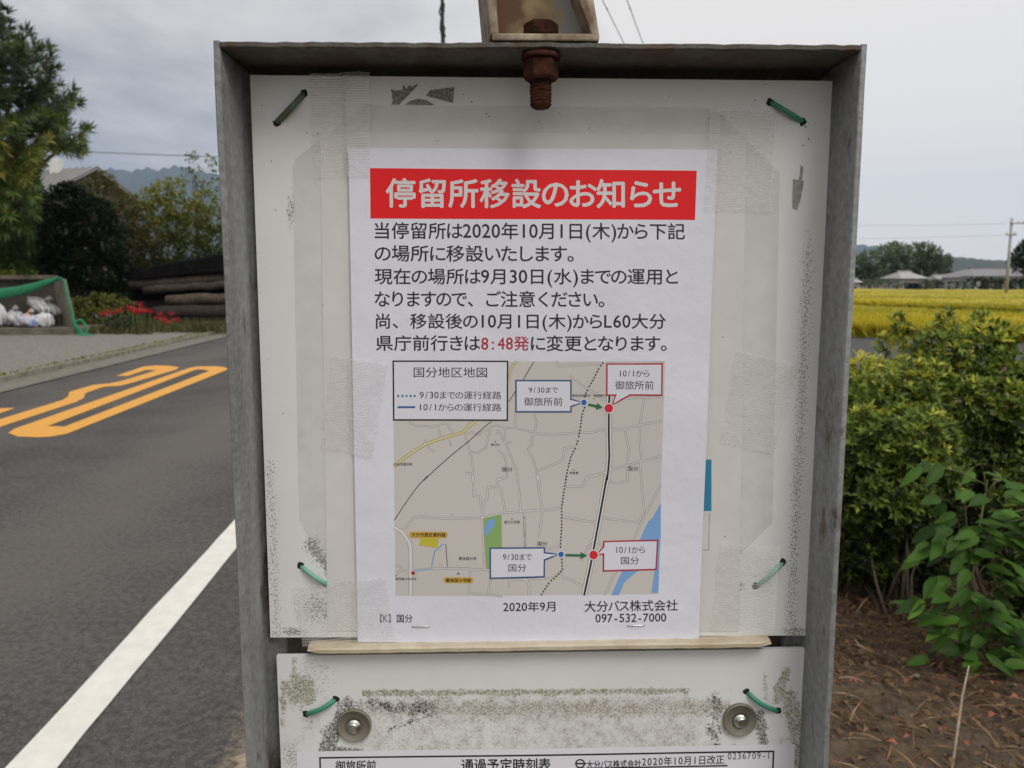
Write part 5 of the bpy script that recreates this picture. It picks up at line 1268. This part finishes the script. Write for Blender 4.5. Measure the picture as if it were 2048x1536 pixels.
LP = [(840, 1110), (880, 1098), (920, 1102), (985, 1085), (1055, 1065), (1090, 1088), (1130, 1078), (1147, 1032), (1180, 1080), (1230, 1090), (1310, 1107), (1402, 1110), (1290, 1140), (1345, 1150), (1385, 1185), (1445, 1160), (1120, 1095), (862, 1122), (1350, 1168), (1160, 1092), (1080, 1070)]
src = None
for i, (x, y) in enumerate(LP):
    d = 21.8 + rn.uniform(-.5, .5) + (0.5 if x > 1250 else 0); p = W(x / 4.096, 360 + y / 4.096, d); sc = rn.uniform(1.0, 1.3)
    if src is None:
        root = empty("spider_lily"); st_ = bpy.data.objects.new("stem", lily_s); bl = bpy.data.objects.new("bloom", lily_b); C.objects.link(st_); C.objects.link(bl); src = (root, st_, bl)
        st_.parent = root; bl.parent = root
    else:
        root = src[0].copy(); st_ = src[1].copy(); bl = src[2].copy()
        for q in (root, st_, bl): C.objects.link(q)
        st_.parent = root; bl.parent = root
    root.location = (p.x, p.y, 0.0); h = max(p.z, .15); st_.scale = (1, 1, h / .5); st_.location = (0, 0, 0); bl.location = (0, 0, h); bl.scale = (sc, sc, sc); root.rotation_euler = (0, 0, rn.uniform(0, 6))
    tag(root, "red spider lily on a thin leafless stem among the roadside weeds", "flower", "red spider lilies by the timber pile")

# ================================================================== POLES AND WIRES
POLE = mat("pole_concrete", (0.23, 0.225, 0.215), 0.9, var=0.15, scale=2); DARKP = mat("dark_pole", (0.035, 0.035, 0.035), 0.8, var=0.3, scale=5); CABLE = mat("black_cable", (0.02, 0.02, 0.02), 0.6)
PALEPOLE = mat('pale_pole_concrete', (0.34, 0.35, 0.36), 0.9, var=0.1, scale=2)
def upole(label, x, d, ztop, r, m, arm_px, cable=False, yaw=0):
    b = W(x, 600, d); root = empty("utility_pole", (b.x, d, 0)); tag(root, label, "utility pole")
    bm = bmesh.new(); tube(bm, [Vector((b.x, d, -.05)), Vector((b.x, d, ztop))], [r, r * .7], 14); link("pole", bm_mesh(bm), m, root)
    for z, l in arm_px:
        bm = bmesh.new(); box(bm, b.x - l[0], b.x + l[1], d - .12 - .08, d - .12, z - .05, z + .05); link("crossarm", bm_mesh(bm), POLE, root)
        for q in (-l[0] * .9, l[1] * .9, l[1] * .5):
            if abs(q) < .1: continue
            bm = bmesh.new(); lathe(bm, [(.04, 0), (.07, .04), (.05, .08), (.07, .12), (.03, .2)], (b.x + q, d - .16, z + .05), (0, 0, 1), 10); link("insulator", bm_mesh(bm), PLASTER, root)
    if cable:
        rn2 = random.Random(3); bm = bmesh.new()
        for k in range(3):
            tube(bm, [Vector((b.x + rn2.uniform(-.11, .11), d - .16, z)) for z in np.linspace(2, ztop - .2, 40)], .035, 6)
        link("riser_cable", bm_mesh(bm), CABLE, root)
    return b
b0 = upole("dark utility pole with cables, seen above the sign frame", 891, 32, 13.4, .09, DARKP, [(13.0, (.8, .8))], True)
b1 = upole("pale concrete utility pole standing in the rice fields", 2011, 70, W(2011, 436, 70).z, .15, PALEPOLE, [(W(2011, 447, 70).z, (.25, 1.0)), (W(2011, 470, 70).z, (.5, .4))])
b2 = upole("far utility pole hidden behind the sign, carrying the overhead wires", 1374, 95, 15.2, .2, POLE, [(15.0, (1.2, 1.2))])
def wire(label, a, b, r, sag, beads=()):
    bm = bmesh.new(); n = 40; pts = [a.lerp(b, i / n) - Vector((0, 0, sag * 4 * (i / n) * (1 - i / n))) for i in range(n + 1)]; tube(bm, pts, r, 5)
    for t in beads:
        p = a.lerp(b, t) - Vector((0, 0, sag * 4 * t * (1 - t))); bmesh.ops.create_icosphere(bm, subdivisions=1, radius=r * 2.6, matrix=Matrix.Translation(p))
    o = link("overhead_wire", bm_mesh(bm), CABLE, at=b); tag(o, label, "wire", "overhead wires")
wire("thin wire crossing the sky above the house and mountains", W(-500, 268, 33), W(891, 326, 32), .014, .15)
far1, far2 = W(1370, 333, 95), W(1376, 333, 95)
def through(px, py, z):  # point of that pixel's ray at height z
    d = ray(px, py); return CAM + d * ((z - CAM.z) / d.z)
n1_, n2_ = through(1205, 0, far1.z - .2), through(1254, 0, far2.z - .2)
wire("left one of two overhead wires beside the top bracket", far1 + (n1_ - far1) * 1.9, far1, .02, 0.0, [.44, .455, .47, .485])
wire("right one of two overhead wires beside the top bracket", far2 + (n2_ - far2) * 1.9, far2, .02, 0.0, [.44, .455, .47, .485])
pt_ = W(2014, 447, 70)
wire("upper faint wire running to the pale pole in the rice fields", W(1300, 438, 85), pt_, .009, .4)
wire("lower faint wire running to the pale pole in the rice fields", W(1300, 468, 85), W(2012, 470, 70), .009, .4)

# ================================================================== BEYOND THE FIELDS, RIGHT
FARLEAF = leafmat("far_grove_leaves", srgb(64, 78, 62), srgb(122, 138, 102), 0.7, 0.25, srgb(140, 150, 112))  # greens paled and greyed to put distance haze into the leaf colour
gi = 0
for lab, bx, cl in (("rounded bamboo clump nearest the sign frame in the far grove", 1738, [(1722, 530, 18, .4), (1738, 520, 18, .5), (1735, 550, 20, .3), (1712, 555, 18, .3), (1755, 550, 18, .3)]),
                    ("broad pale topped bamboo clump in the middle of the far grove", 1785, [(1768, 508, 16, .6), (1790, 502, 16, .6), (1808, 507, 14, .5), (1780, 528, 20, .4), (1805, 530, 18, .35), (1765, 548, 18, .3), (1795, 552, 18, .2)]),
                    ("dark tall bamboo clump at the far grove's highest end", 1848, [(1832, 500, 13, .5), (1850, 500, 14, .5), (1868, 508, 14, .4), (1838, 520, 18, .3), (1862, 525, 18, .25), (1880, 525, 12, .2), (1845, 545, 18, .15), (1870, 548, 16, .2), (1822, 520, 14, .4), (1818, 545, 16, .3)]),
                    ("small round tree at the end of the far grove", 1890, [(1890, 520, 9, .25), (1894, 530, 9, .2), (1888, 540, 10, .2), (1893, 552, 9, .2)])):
    tree("bamboo_clump", lab, "bamboo", bx, 122 + gi, cl, 16, 0.7, 0.32, FARLEAF, .2, "clumps of the far grove", up=.5); gi += 1.5
tree("broadleaf_tree", "dark tree cut by the photo's right edge, behind the pale pole", "tree", 2048, 96, [(2046, 500, 10, .2), (2056, 490, 12, .2), (2035, 512, 12, .15), (2055, 515, 16, .1), (2028, 525, 10, .15), (2045, 535, 14, .1), (2075, 500, 20, .2), (2080, 525, 22, .1)], 26, 0.5, 0.42, DARKLEAF, .25)
for lab, bx, d, cl in (("dark green garden hedge in front of the large grey roofed house", 1965, 92, [(1905, 571, 7, .2), (1922, 572, 7, .15), (1940, 567, 9, .1), (1958, 566, 10, .1), (1976, 567, 9, .15), (1992, 568, 9, .1), (2010, 568, 9, .1), (2030, 568, 10, .15), (2050, 568, 10, .1)]),
                       ("low bushes between the small houses and the rice", 1800, 108, [(1735, 568, 7, .3), (1752, 566, 8, .3), (1772, 568, 7, .25), (1790, 569, 6, .3), (1808, 571, 5, .25), (1850, 570, 7, .25), (1868, 568, 8, .3), (1882, 571, 6, .2)])):
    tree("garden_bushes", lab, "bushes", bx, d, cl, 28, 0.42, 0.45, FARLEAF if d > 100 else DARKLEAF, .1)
TILE = mat("grey_roof_tiles", (0.17, 0.165, 0.175), 0.6, var=0.15, scale=1.0); TILE2 = mat("pale_roof_tiles", (0.30, 0.29, 0.29), 0.6, var=0.12, scale=1.0); WALLB = mat("beige_wall", (0.44, 0.41, 0.37), 0.85, var=0.08, scale=.6); WALLW = mat("pale_wall", (0.58, 0.575, 0.56), 0.85, var=0.06, scale=.6)
def hip(label, x0, x1, ytop, yeave, ybase, d, roofm, wallm, ridge=(0.3, 0.7), depth=7, nwin=3):
    A, B = W(x0, yeave, d), W(x1, yeave, d); zt2 = W(x0, ytop, d).z; ze = A.z; zb_ = 0.0
    h = empty("house", ((A.x + B.x) / 2, d + depth / 2, 0)); tag(h, label, "house")
    bm = bmesh.new(); box(bm, A.x + .5, B.x - .5, d + .5, d + depth - .5, zb_ - .05, ze - .1); link("wall", bm_mesh(bm), wallm, h)
    bm = bmesh.new(); L = B.x - A.x; r0, r1 = A.x + L * ridge[0], A.x + L * ridge[1]
    v = [bm.verts.new(p) for p in ((A.x, d, ze), (B.x, d, ze), (B.x, d + depth, ze), (A.x, d + depth, ze), (r0, d + depth / 2, zt2), (r1, d + depth / 2, zt2))]
    for f in ((0, 1, 5, 4), (1, 2, 5), (2, 3, 4, 5), (3, 0, 4), (3, 2, 1, 0)): bm.faces.new([v[i] for i in f])
    rf = link("roof", bm_mesh(bm), roofm, h)
    bm = bmesh.new(); box(bm, r0 - .15, r1 + .15, d + depth / 2 - .15, d + depth / 2 + .15, zt2 - .08, zt2 + .18); link("ridge_cap", bm_mesh(bm), roofm, rf)
    for k in range(nwin):
        xw = A.x + .9 + (L - 1.8) * (k + .5) / nwin; bm = bmesh.new(); box(bm, xw - .55, xw + .55, d + .44, d + .52, ze - 1.7, ze - .6); link("window", bm_mesh(bm), GLASS, h)
hip("two storey house with a pale hipped roof in front of the far grove", 1802, 1860, 543, 557, 577, 112, TILE2, WALLW)
hip("low beige house with a gabled roof between the grove and the large house", 1886, 1948, 551, 561, 580, 108, TILE2, WALLB, (0.1, .9))
hip("large low house with a wide dark grey roof behind the pale pole", 1948, 2110, 536, 552, 580, 100, TILE, WALLW, (0.2, .8), 9, 5)
hip("tiny pale shed at the foot of the grove beside the sign frame", 1690, 1729, 558, 565, 578, 112, TILE2, WALLW, (0.1, .9), 4, 1)

# ================================================================== HEDGE AND VERGE, RIGHT
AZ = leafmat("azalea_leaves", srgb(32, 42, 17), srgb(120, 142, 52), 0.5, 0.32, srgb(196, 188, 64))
TWIG = mat("azalea_twig", (0.075, 0.055, 0.038), 0.9, var=0.4, scale=30)
def azalea(label, bx, d, blobs, nros, k=7, ll=0.041, low=()):
    P_, D_, T_ = [], [], []
    cl = [(np.array(W(x, y, d + dd)), np.array((rx, max(rx, ry) * 0.9, ry)) * (d + dd) / 1600, tn) for x, y, rx, ry, dd, tn in blobs]
    ar = np.array([c[1][0] * c[1][2] for c in cl]); ar = ar / ar.sum()
    for (c, r, tn), a in zip(cl, ar):
        n = int(nros * a * 2.1); dr = unit(n); dr[:, 1] = np.where(rng.uniform(0, 1, n) < .75, -np.abs(dr[:, 1]), dr[:, 1])
        rad = np.clip(1 - np.abs(rng.normal(0, .25, n)), .2, 1.05)[:, None]
        P_.append(c + dr * r * rad); D_.append(dr + np.array([0, 0, .75]) + rng.normal(0, .3, (n, 3))); T_.append(tn + 0.25 * dr[:, 2] + rng.normal(0, .2, n) - 0.25 * (1 - rad[:, 0]))  # daylight painted into leaf tone: tops lighter, insides and low blobs darker
    P_, D_, T_ = np.concatenate(P_), np.concatenate(D_), np.concatenate(T_); keep = P_[:, 2] > 0.03; P_, D_, T_ = P_[keep], D_[keep], T_[keep]
    base = W(bx, 1000, d); root = empty("azalea_bush", (base.x, d, 0)); tag(root, label, "bush", "azalea hedge along the verge")
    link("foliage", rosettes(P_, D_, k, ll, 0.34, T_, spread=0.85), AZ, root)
    bm = bmesh.new(); rn3 = random.Random(int(bx))
    for i in range(0, len(P_), max(1, len(P_) // 18)):
        q = Vector(P_[i]); s0 = Vector((base.x + rn3.uniform(-.22, .22), d + rn3.uniform(-.2, .2), -.02)); s0.x = s0.x * .5 + q.x * .5
        m = s0.lerp(q, .55) + Vector((rn3.uniform(-.05, .05), rn3.uniform(-.05, .05), rn3.uniform(-.03, .08)))
        tube(bm, [s0, s0.lerp(m, .5) + Vector((rn3.uniform(-.02, .02), 0, 0)), m, m.lerp(q, .6) + Vector((0, 0, .02)), q], [.008, .007, .005, .0035, .002], 5)
    link("stems", bm_mesh(bm), TWIG, root)
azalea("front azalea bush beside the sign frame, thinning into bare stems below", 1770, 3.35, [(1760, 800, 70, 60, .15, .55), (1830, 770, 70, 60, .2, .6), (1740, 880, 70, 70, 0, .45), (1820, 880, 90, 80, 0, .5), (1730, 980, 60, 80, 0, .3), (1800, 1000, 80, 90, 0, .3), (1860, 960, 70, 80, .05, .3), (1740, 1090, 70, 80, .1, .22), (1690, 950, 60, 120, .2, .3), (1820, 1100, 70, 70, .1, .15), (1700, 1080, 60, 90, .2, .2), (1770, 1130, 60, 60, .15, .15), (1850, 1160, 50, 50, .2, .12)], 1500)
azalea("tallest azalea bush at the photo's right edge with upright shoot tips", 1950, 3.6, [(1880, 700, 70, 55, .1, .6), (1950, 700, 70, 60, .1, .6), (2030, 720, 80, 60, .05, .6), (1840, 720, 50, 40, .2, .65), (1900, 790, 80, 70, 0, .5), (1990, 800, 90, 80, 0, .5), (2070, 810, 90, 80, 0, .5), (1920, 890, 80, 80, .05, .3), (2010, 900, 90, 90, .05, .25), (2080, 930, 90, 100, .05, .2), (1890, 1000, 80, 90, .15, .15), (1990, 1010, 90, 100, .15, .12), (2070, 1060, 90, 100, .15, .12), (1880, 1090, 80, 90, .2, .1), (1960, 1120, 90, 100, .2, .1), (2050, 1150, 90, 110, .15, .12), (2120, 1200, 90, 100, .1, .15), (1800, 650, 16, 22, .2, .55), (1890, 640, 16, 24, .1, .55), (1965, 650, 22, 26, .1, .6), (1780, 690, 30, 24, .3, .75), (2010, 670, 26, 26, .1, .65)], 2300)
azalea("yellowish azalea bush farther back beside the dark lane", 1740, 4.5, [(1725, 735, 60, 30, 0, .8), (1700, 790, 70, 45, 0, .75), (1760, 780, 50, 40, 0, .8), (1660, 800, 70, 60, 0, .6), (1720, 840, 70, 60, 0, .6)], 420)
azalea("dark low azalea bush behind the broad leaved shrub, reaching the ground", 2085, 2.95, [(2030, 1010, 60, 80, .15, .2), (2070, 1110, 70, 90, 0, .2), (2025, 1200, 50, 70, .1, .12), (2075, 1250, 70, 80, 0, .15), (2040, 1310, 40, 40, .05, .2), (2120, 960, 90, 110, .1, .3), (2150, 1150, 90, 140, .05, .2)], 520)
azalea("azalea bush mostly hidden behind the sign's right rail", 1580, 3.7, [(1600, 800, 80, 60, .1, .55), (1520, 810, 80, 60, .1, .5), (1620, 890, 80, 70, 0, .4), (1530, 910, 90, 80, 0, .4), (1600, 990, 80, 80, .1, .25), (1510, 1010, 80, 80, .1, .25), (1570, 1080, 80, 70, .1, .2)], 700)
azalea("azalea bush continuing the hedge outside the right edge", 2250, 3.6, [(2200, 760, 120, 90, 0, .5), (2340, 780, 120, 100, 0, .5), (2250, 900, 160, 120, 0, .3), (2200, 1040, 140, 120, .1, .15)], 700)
BROAD = leafmat("broad_leaves", srgb(24, 48, 13), srgb(74, 112, 34), 0.55, 0.25, srgb(106, 142, 48))
BROAD.node_tree.nodes['Principled BSDF'].inputs['Specular IOR Level'].default_value = 0.2
def broad_leaves(spec, m, parent, name="foliage"):
    bm = bmesh.new(); lay = bm.verts.layers.float.new("tone"); rn4 = random.Random(9)
    for p, ax, nr, L, wd, tn in spec:
        ax = ax.normalized(); sd = ax.cross(nr).normalized(); nn = sd.cross(ax); rows = []
        for i in range(8):
            t = i / 7; wv = wd * (math.sin(math.pi * t ** 0.8) ** 0.85) * (1 - .25 * t) if 0 < i < 7 else 0.0008
            c = p + ax * (L * t) - nn * (L * .18 * t * t); r_ = []
            for s_ in (-1, -.5, 0, .5, 1): r_.append(bm.verts.new(c + sd * s_ * wv / 2 + nn * (abs(s_) * wv * .16 + .0012 * math.sin(i * 2.1) * abs(s_))))
            for v in r_: v[lay] = max(0, min(1, tn + rn4.uniform(-.05, .05)))
            rows.append(r_)
        for a, b in zip(rows, rows[1:]):
            for k in range(4): bm.faces.new((a[k], a[k + 1], b[k + 1], b[k])).smooth = True
        tube(bm, [p - ax * L * .18, p], [.0016, .0013], 5)
    return link(name, bm_mesh(bm), m, parent)
db = 2.75; rp4 = random.Random(17)
zA = lambda x, y: (1500 + x / 3.16, 1050 + y / 3.16); zB = lambda x, y: (1600 + x / 3.0714, 600 + y / 3.0714)
LV = [zA(*p) for p in [(1220, 95), (1340, 80), (1430, 110), (1225, 185), (1320, 215), (1400, 190), (1260, 330), (1380, 400), (1100, 470), (1220, 485), (1090, 500), (1220, 580), (1330, 590), (1400, 560), (1300, 670), (1400, 660), (1330, 790), (1430, 780), (1500, 810), (1590, 350), (1480, 300), (1520, 480), (1460, 700), (1480, 20), (1600, 60), (1650, 250), (1560, 560), (1450, 860)]] + [zB(*p) for p in [(900, 1250), (960, 1310), (1130, 1060), (1150, 1210), (1180, 1350), (960, 1460), (900, 1390), (1130, 1470), (1230, 1100), (1010, 1180), (870, 1010), (790, 1020), (1280, 1230), (1340, 1400), (1080, 1400), (1240, 1300)]]
LV = LV + [(rp4.uniform(1960, 2075), rp4.uniform(960, 1330)) for _ in range(34)] + [(rp4.uniform(1850, 1960), rp4.uniform(1040, 1320)) for _ in range(16)]
LV = LV + [(x + rp4.uniform(-22, 22), y + rp4.uniform(-22, 22)) for x, y in LV]
spec = []
stm = [W(1985, 1345, db + .12), W(1965, 1250, db + .06), W(1945, 1150, db + .03), W(1960, 1050, db + .04), W(1975, 960, db + .1)]
for x, y in LV:
    p = W(x, y, db + rp4.uniform(-.06, .10)); px_s = np.interp(y, [960, 1050, 1150, 1250, 1345], [1975, 1960, 1945, 1965, 1985]); dx = (x - px_s)
    ax = Vector((math.copysign(.6 + .4 * rp4.random(), dx if abs(dx) > 15 else rp4.uniform(-1, 1)), rp4.uniform(-.9, .1), rp4.uniform(-.7, .25)))
    spec.append((p, ax, Vector((rp4.uniform(-.7, .7), rp4.uniform(-1.1, -.1), 1)), rp4.uniform(.068, .112), rp4.uniform(.036, .052), rp4.uniform(.1, .85)))
bs = empty("broadleaf_shrub", (stm[0].x, stm[0].y, 0)); tag(bs, "bright green broad leaved shrub in front of the azaleas", "shrub")
broad_leaves(spec, BROAD, bs)
bm = bmesh.new(); tube(bm, [Vector((stm[0].x + .02, stm[0].y, -.02))] + stm, [.007, .006, .0055, .005, .004, .003], 7)
for x, y in LV[::6]:
    px_s = np.interp(y + 40, [960, 1050, 1150, 1250, 1345], [1975, 1960, 1945, 1965, 1985]); tube(bm, [W(px_s, min(y + 40, 1345), db + .05), W((px_s + x) / 2, y + 12, db + .03), W(x, y, db + .02)], [.003, .0024, .0018], 5)
link("stem", bm_mesh(bm), mat("green_twig", (0.12, 0.13, 0.05), 0.7), bs)
bm = bmesh.new(); tube(bm, [G(1903, 1545), W(1915, 1460, 2.25), W(1925, 1390, 2.3), W(1938, 1332, 2.34)], [.0042, .004, .0034, .0024], 6)
o = link("dry_stalk", bm_mesh(bm), mat("pale_dry_stem", (0.30, 0.24, 0.17), 0.85, var=.2, scale=40), at=G(1903, 1545)); tag(o, "thin pale dry stalk standing in the bare soil", "stalk")

# litter on the soil: dead leaves, straw and twigs
LIT = leafmat("dead_leaves", srgb(58, 40, 26), srgb(124, 96, 66), 0.85, 0.1, srgb(178, 150, 112))
n = 9500; S0 = S_SHOULDER + .8
sx = rng.uniform(0.62, 2.9, n); sy = rng.uniform(1.35, 4.4, n); pz = rng.uniform(0.0, .03, n)
ax = rng.normal(0, 1, (n, 3)); ax[:, 2] *= .25; L = rng.uniform(.012, .045, n); tn = np.clip(rng.beta(1.6, 2.6, n), 0, 1)
lm1 = leaf_mesh(np.column_stack([sx, sy, pz]), ax, np.column_stack([rng.normal(0, .4, n), rng.normal(0, .4, n), np.ones(n)]), L, L * .45, tn, fold=.25, curl=.25)
n = 6500; sx = rng.uniform(0.62, 2.9, n); sy = rng.uniform(1.35, 4.2, n); ax = rng.normal(0, 1, (n, 3)); ax[:, 2] *= .22; L = rng.uniform(.04, .15, n)
lm2 = leaf_mesh(np.column_stack([sx, sy, rng.uniform(.005, .035, n)]), ax, np.column_stack([rng.normal(0, .4, n), rng.normal(0, .4, n), np.ones(n)]), L, rng.uniform(.0012, .0032, n), np.clip(rng.normal(.55, .25, n), 0, 1), curl=.1)
bm = bmesh.new(); bm.from_mesh(lm1); bm.from_mesh(lm2); me = bpy.data.meshes.new("litter"); bm.to_mesh(me); bm.free()
o = link("leaf_litter", me, LIT); tag(o, "dry leaves, straw and twigs covering the bare soil", "litter", kind='stuff')
RL = mat("red_dead_leaf", (0.23, 0.065, 0.03), 0.8, var=.4, scale=30); 
n = 170; sx = rng.uniform(0.7, 2.6, n); sy = rng.uniform(1.4, 4.0, n); ax = rng.normal(0, 1, (n, 3)); ax[:, 2] *= .3; L = rng.uniform(.018, .04, n)
o = link("red_leaf_litter", leaf_mesh(np.column_stack([sx, sy, rng.uniform(.012, .04, n)]), ax, np.column_stack([rng.normal(0, .4, n), rng.normal(0, .4, n), np.ones(n)]), L, L * .5, np.full(n, .5), fold=.3, curl=.3), RL); tag(o, "scattered reddish dead leaves on the bare soil", "litter", kind='stuff')
STONE = mat("grey_pebble", (0.20, 0.175, 0.15), 0.9, var=.25, scale=60, bump=.002, bscale=150)
ST = [((995, 595), 22, "pale squarish stone below the broad leaved shrub"), ((970, 860), 15, "flat brownish pebble in the middle of the bare soil"), ((1050, 960), 17, "round grey pebble left of the dry stalk's top"), ((850, 1470), 15, "round pebble near the bottom edge beside the sign frame"), ((1290, 1395), 17, "dull pebble at the foot of the dry stalk"), ((1670, 1015), 12, "small pale pebble at the right edge under the azaleas"), ((740, 810), 26, "long pale stone beside a bent twig near the sign frame")]
for (x, y), r_, lab in ST:
    p = G(*zA(x, y)); d = p.y; bm = bmesh.new(); bmesh.ops.create_icosphere(bm, subdivisions=3, radius=1); rn5 = random.Random(x); ph = [rn5.uniform(0, 6) for _ in range(4)]; s_ = r_ / 3.16 * d / 1600 * 1.15
    for v in bm.verts:
        k = 1 + .14 * math.sin(v.co.x * 3 + ph[0]) * math.sin(v.co.y * 3 + ph[1]) + .08 * math.sin(v.co.z * 5 + v.co.x * 4 + ph[2]); v.co = Vector((v.co.x * k * s_ * (1.6 if r_ == 26 else 1.1), v.co.y * k * s_, v.co.z * k * s_ * .75))
    for f in bm.faces: f.smooth = True
    me = bm_mesh(bm); me.transform(Matrix.Translation(p + Vector((0, 0, s_ * .45)))); tag(link("stone", me, STONE, at=p), lab, "stone", "stones on the bare soil")
TW = [([(770, 295), (830, 370), (910, 425), (1010, 465)], 6, "long dark twig lying under the azalea stems"), ([(865, 445), (910, 510), (970, 520), (1040, 545)], 6, "bent twig just above the pale squarish stone"), ([(655, 715), (700, 770), (745, 795)], 8, "short pale broken twig beside the long stone"), ([(555, 968), (650, 962), (720, 990), (825, 1010)], 5, "forked pale twig in the middle of the soil near the frame"), ([(545, 1358), (640, 1345), (740, 1350), (830, 1362)], 3, "thin straight reddish twig low beside the frame"), ([(1470, 1500), (1530, 1525), (1570, 1545)], 8, "pale stick at the photo's bottom edge"), ([(600, 290), (700, 250), (820, 300), (920, 240)], 9, "thick dark stem creeping at the azaleas' foot")]
for pts, r_, lab in TW:
    P3 = [G(*zA(*q), 0.02 + .008 * math.sin(i * 2)) for i, q in enumerate(pts)]; d = P3[0].y; bm = bmesh.new(); rr_ = r_ / 3.16 * d / 1600
    tube(bm, spline(P3, 4), [rr_ * (1 - .5 * i / (len(P3) * 4)) for i in range((len(P3) - 1) * 4 + 1)], 6)
    dark = "dark" in lab; tag(link("twig", bm_mesh(bm), TWIG if dark else mat("pale_twig", (0.27, 0.20, 0.14), .9, var=.25, scale=40), at=P3[0]), lab, "twig", "twigs on the bare soil")

# ================================================================== AIR
hz = bpy.data.materials.new("haze"); hz.use_nodes = True; t = hz.node_tree; t.nodes.remove(t.nodes["Principled BSDF"])
pv = N(t, "ShaderNodeVolumePrincipled"); pv.inputs["Color"].default_value = (0.50, 0.68, 1.0, 1); pv.inputs["Density"].default_value = 0.00010; pv.inputs["Anisotropy"].default_value = 0.2
t.links.new(pv.outputs[0], t.nodes["Material Output"].inputs["Volume"])
bm = bmesh.new(); box(bm, -4700, 4700, -60, 5200, -1.05, 640); o = link("haze", bm_mesh(bm), hz); tag(o, kind='stuff')
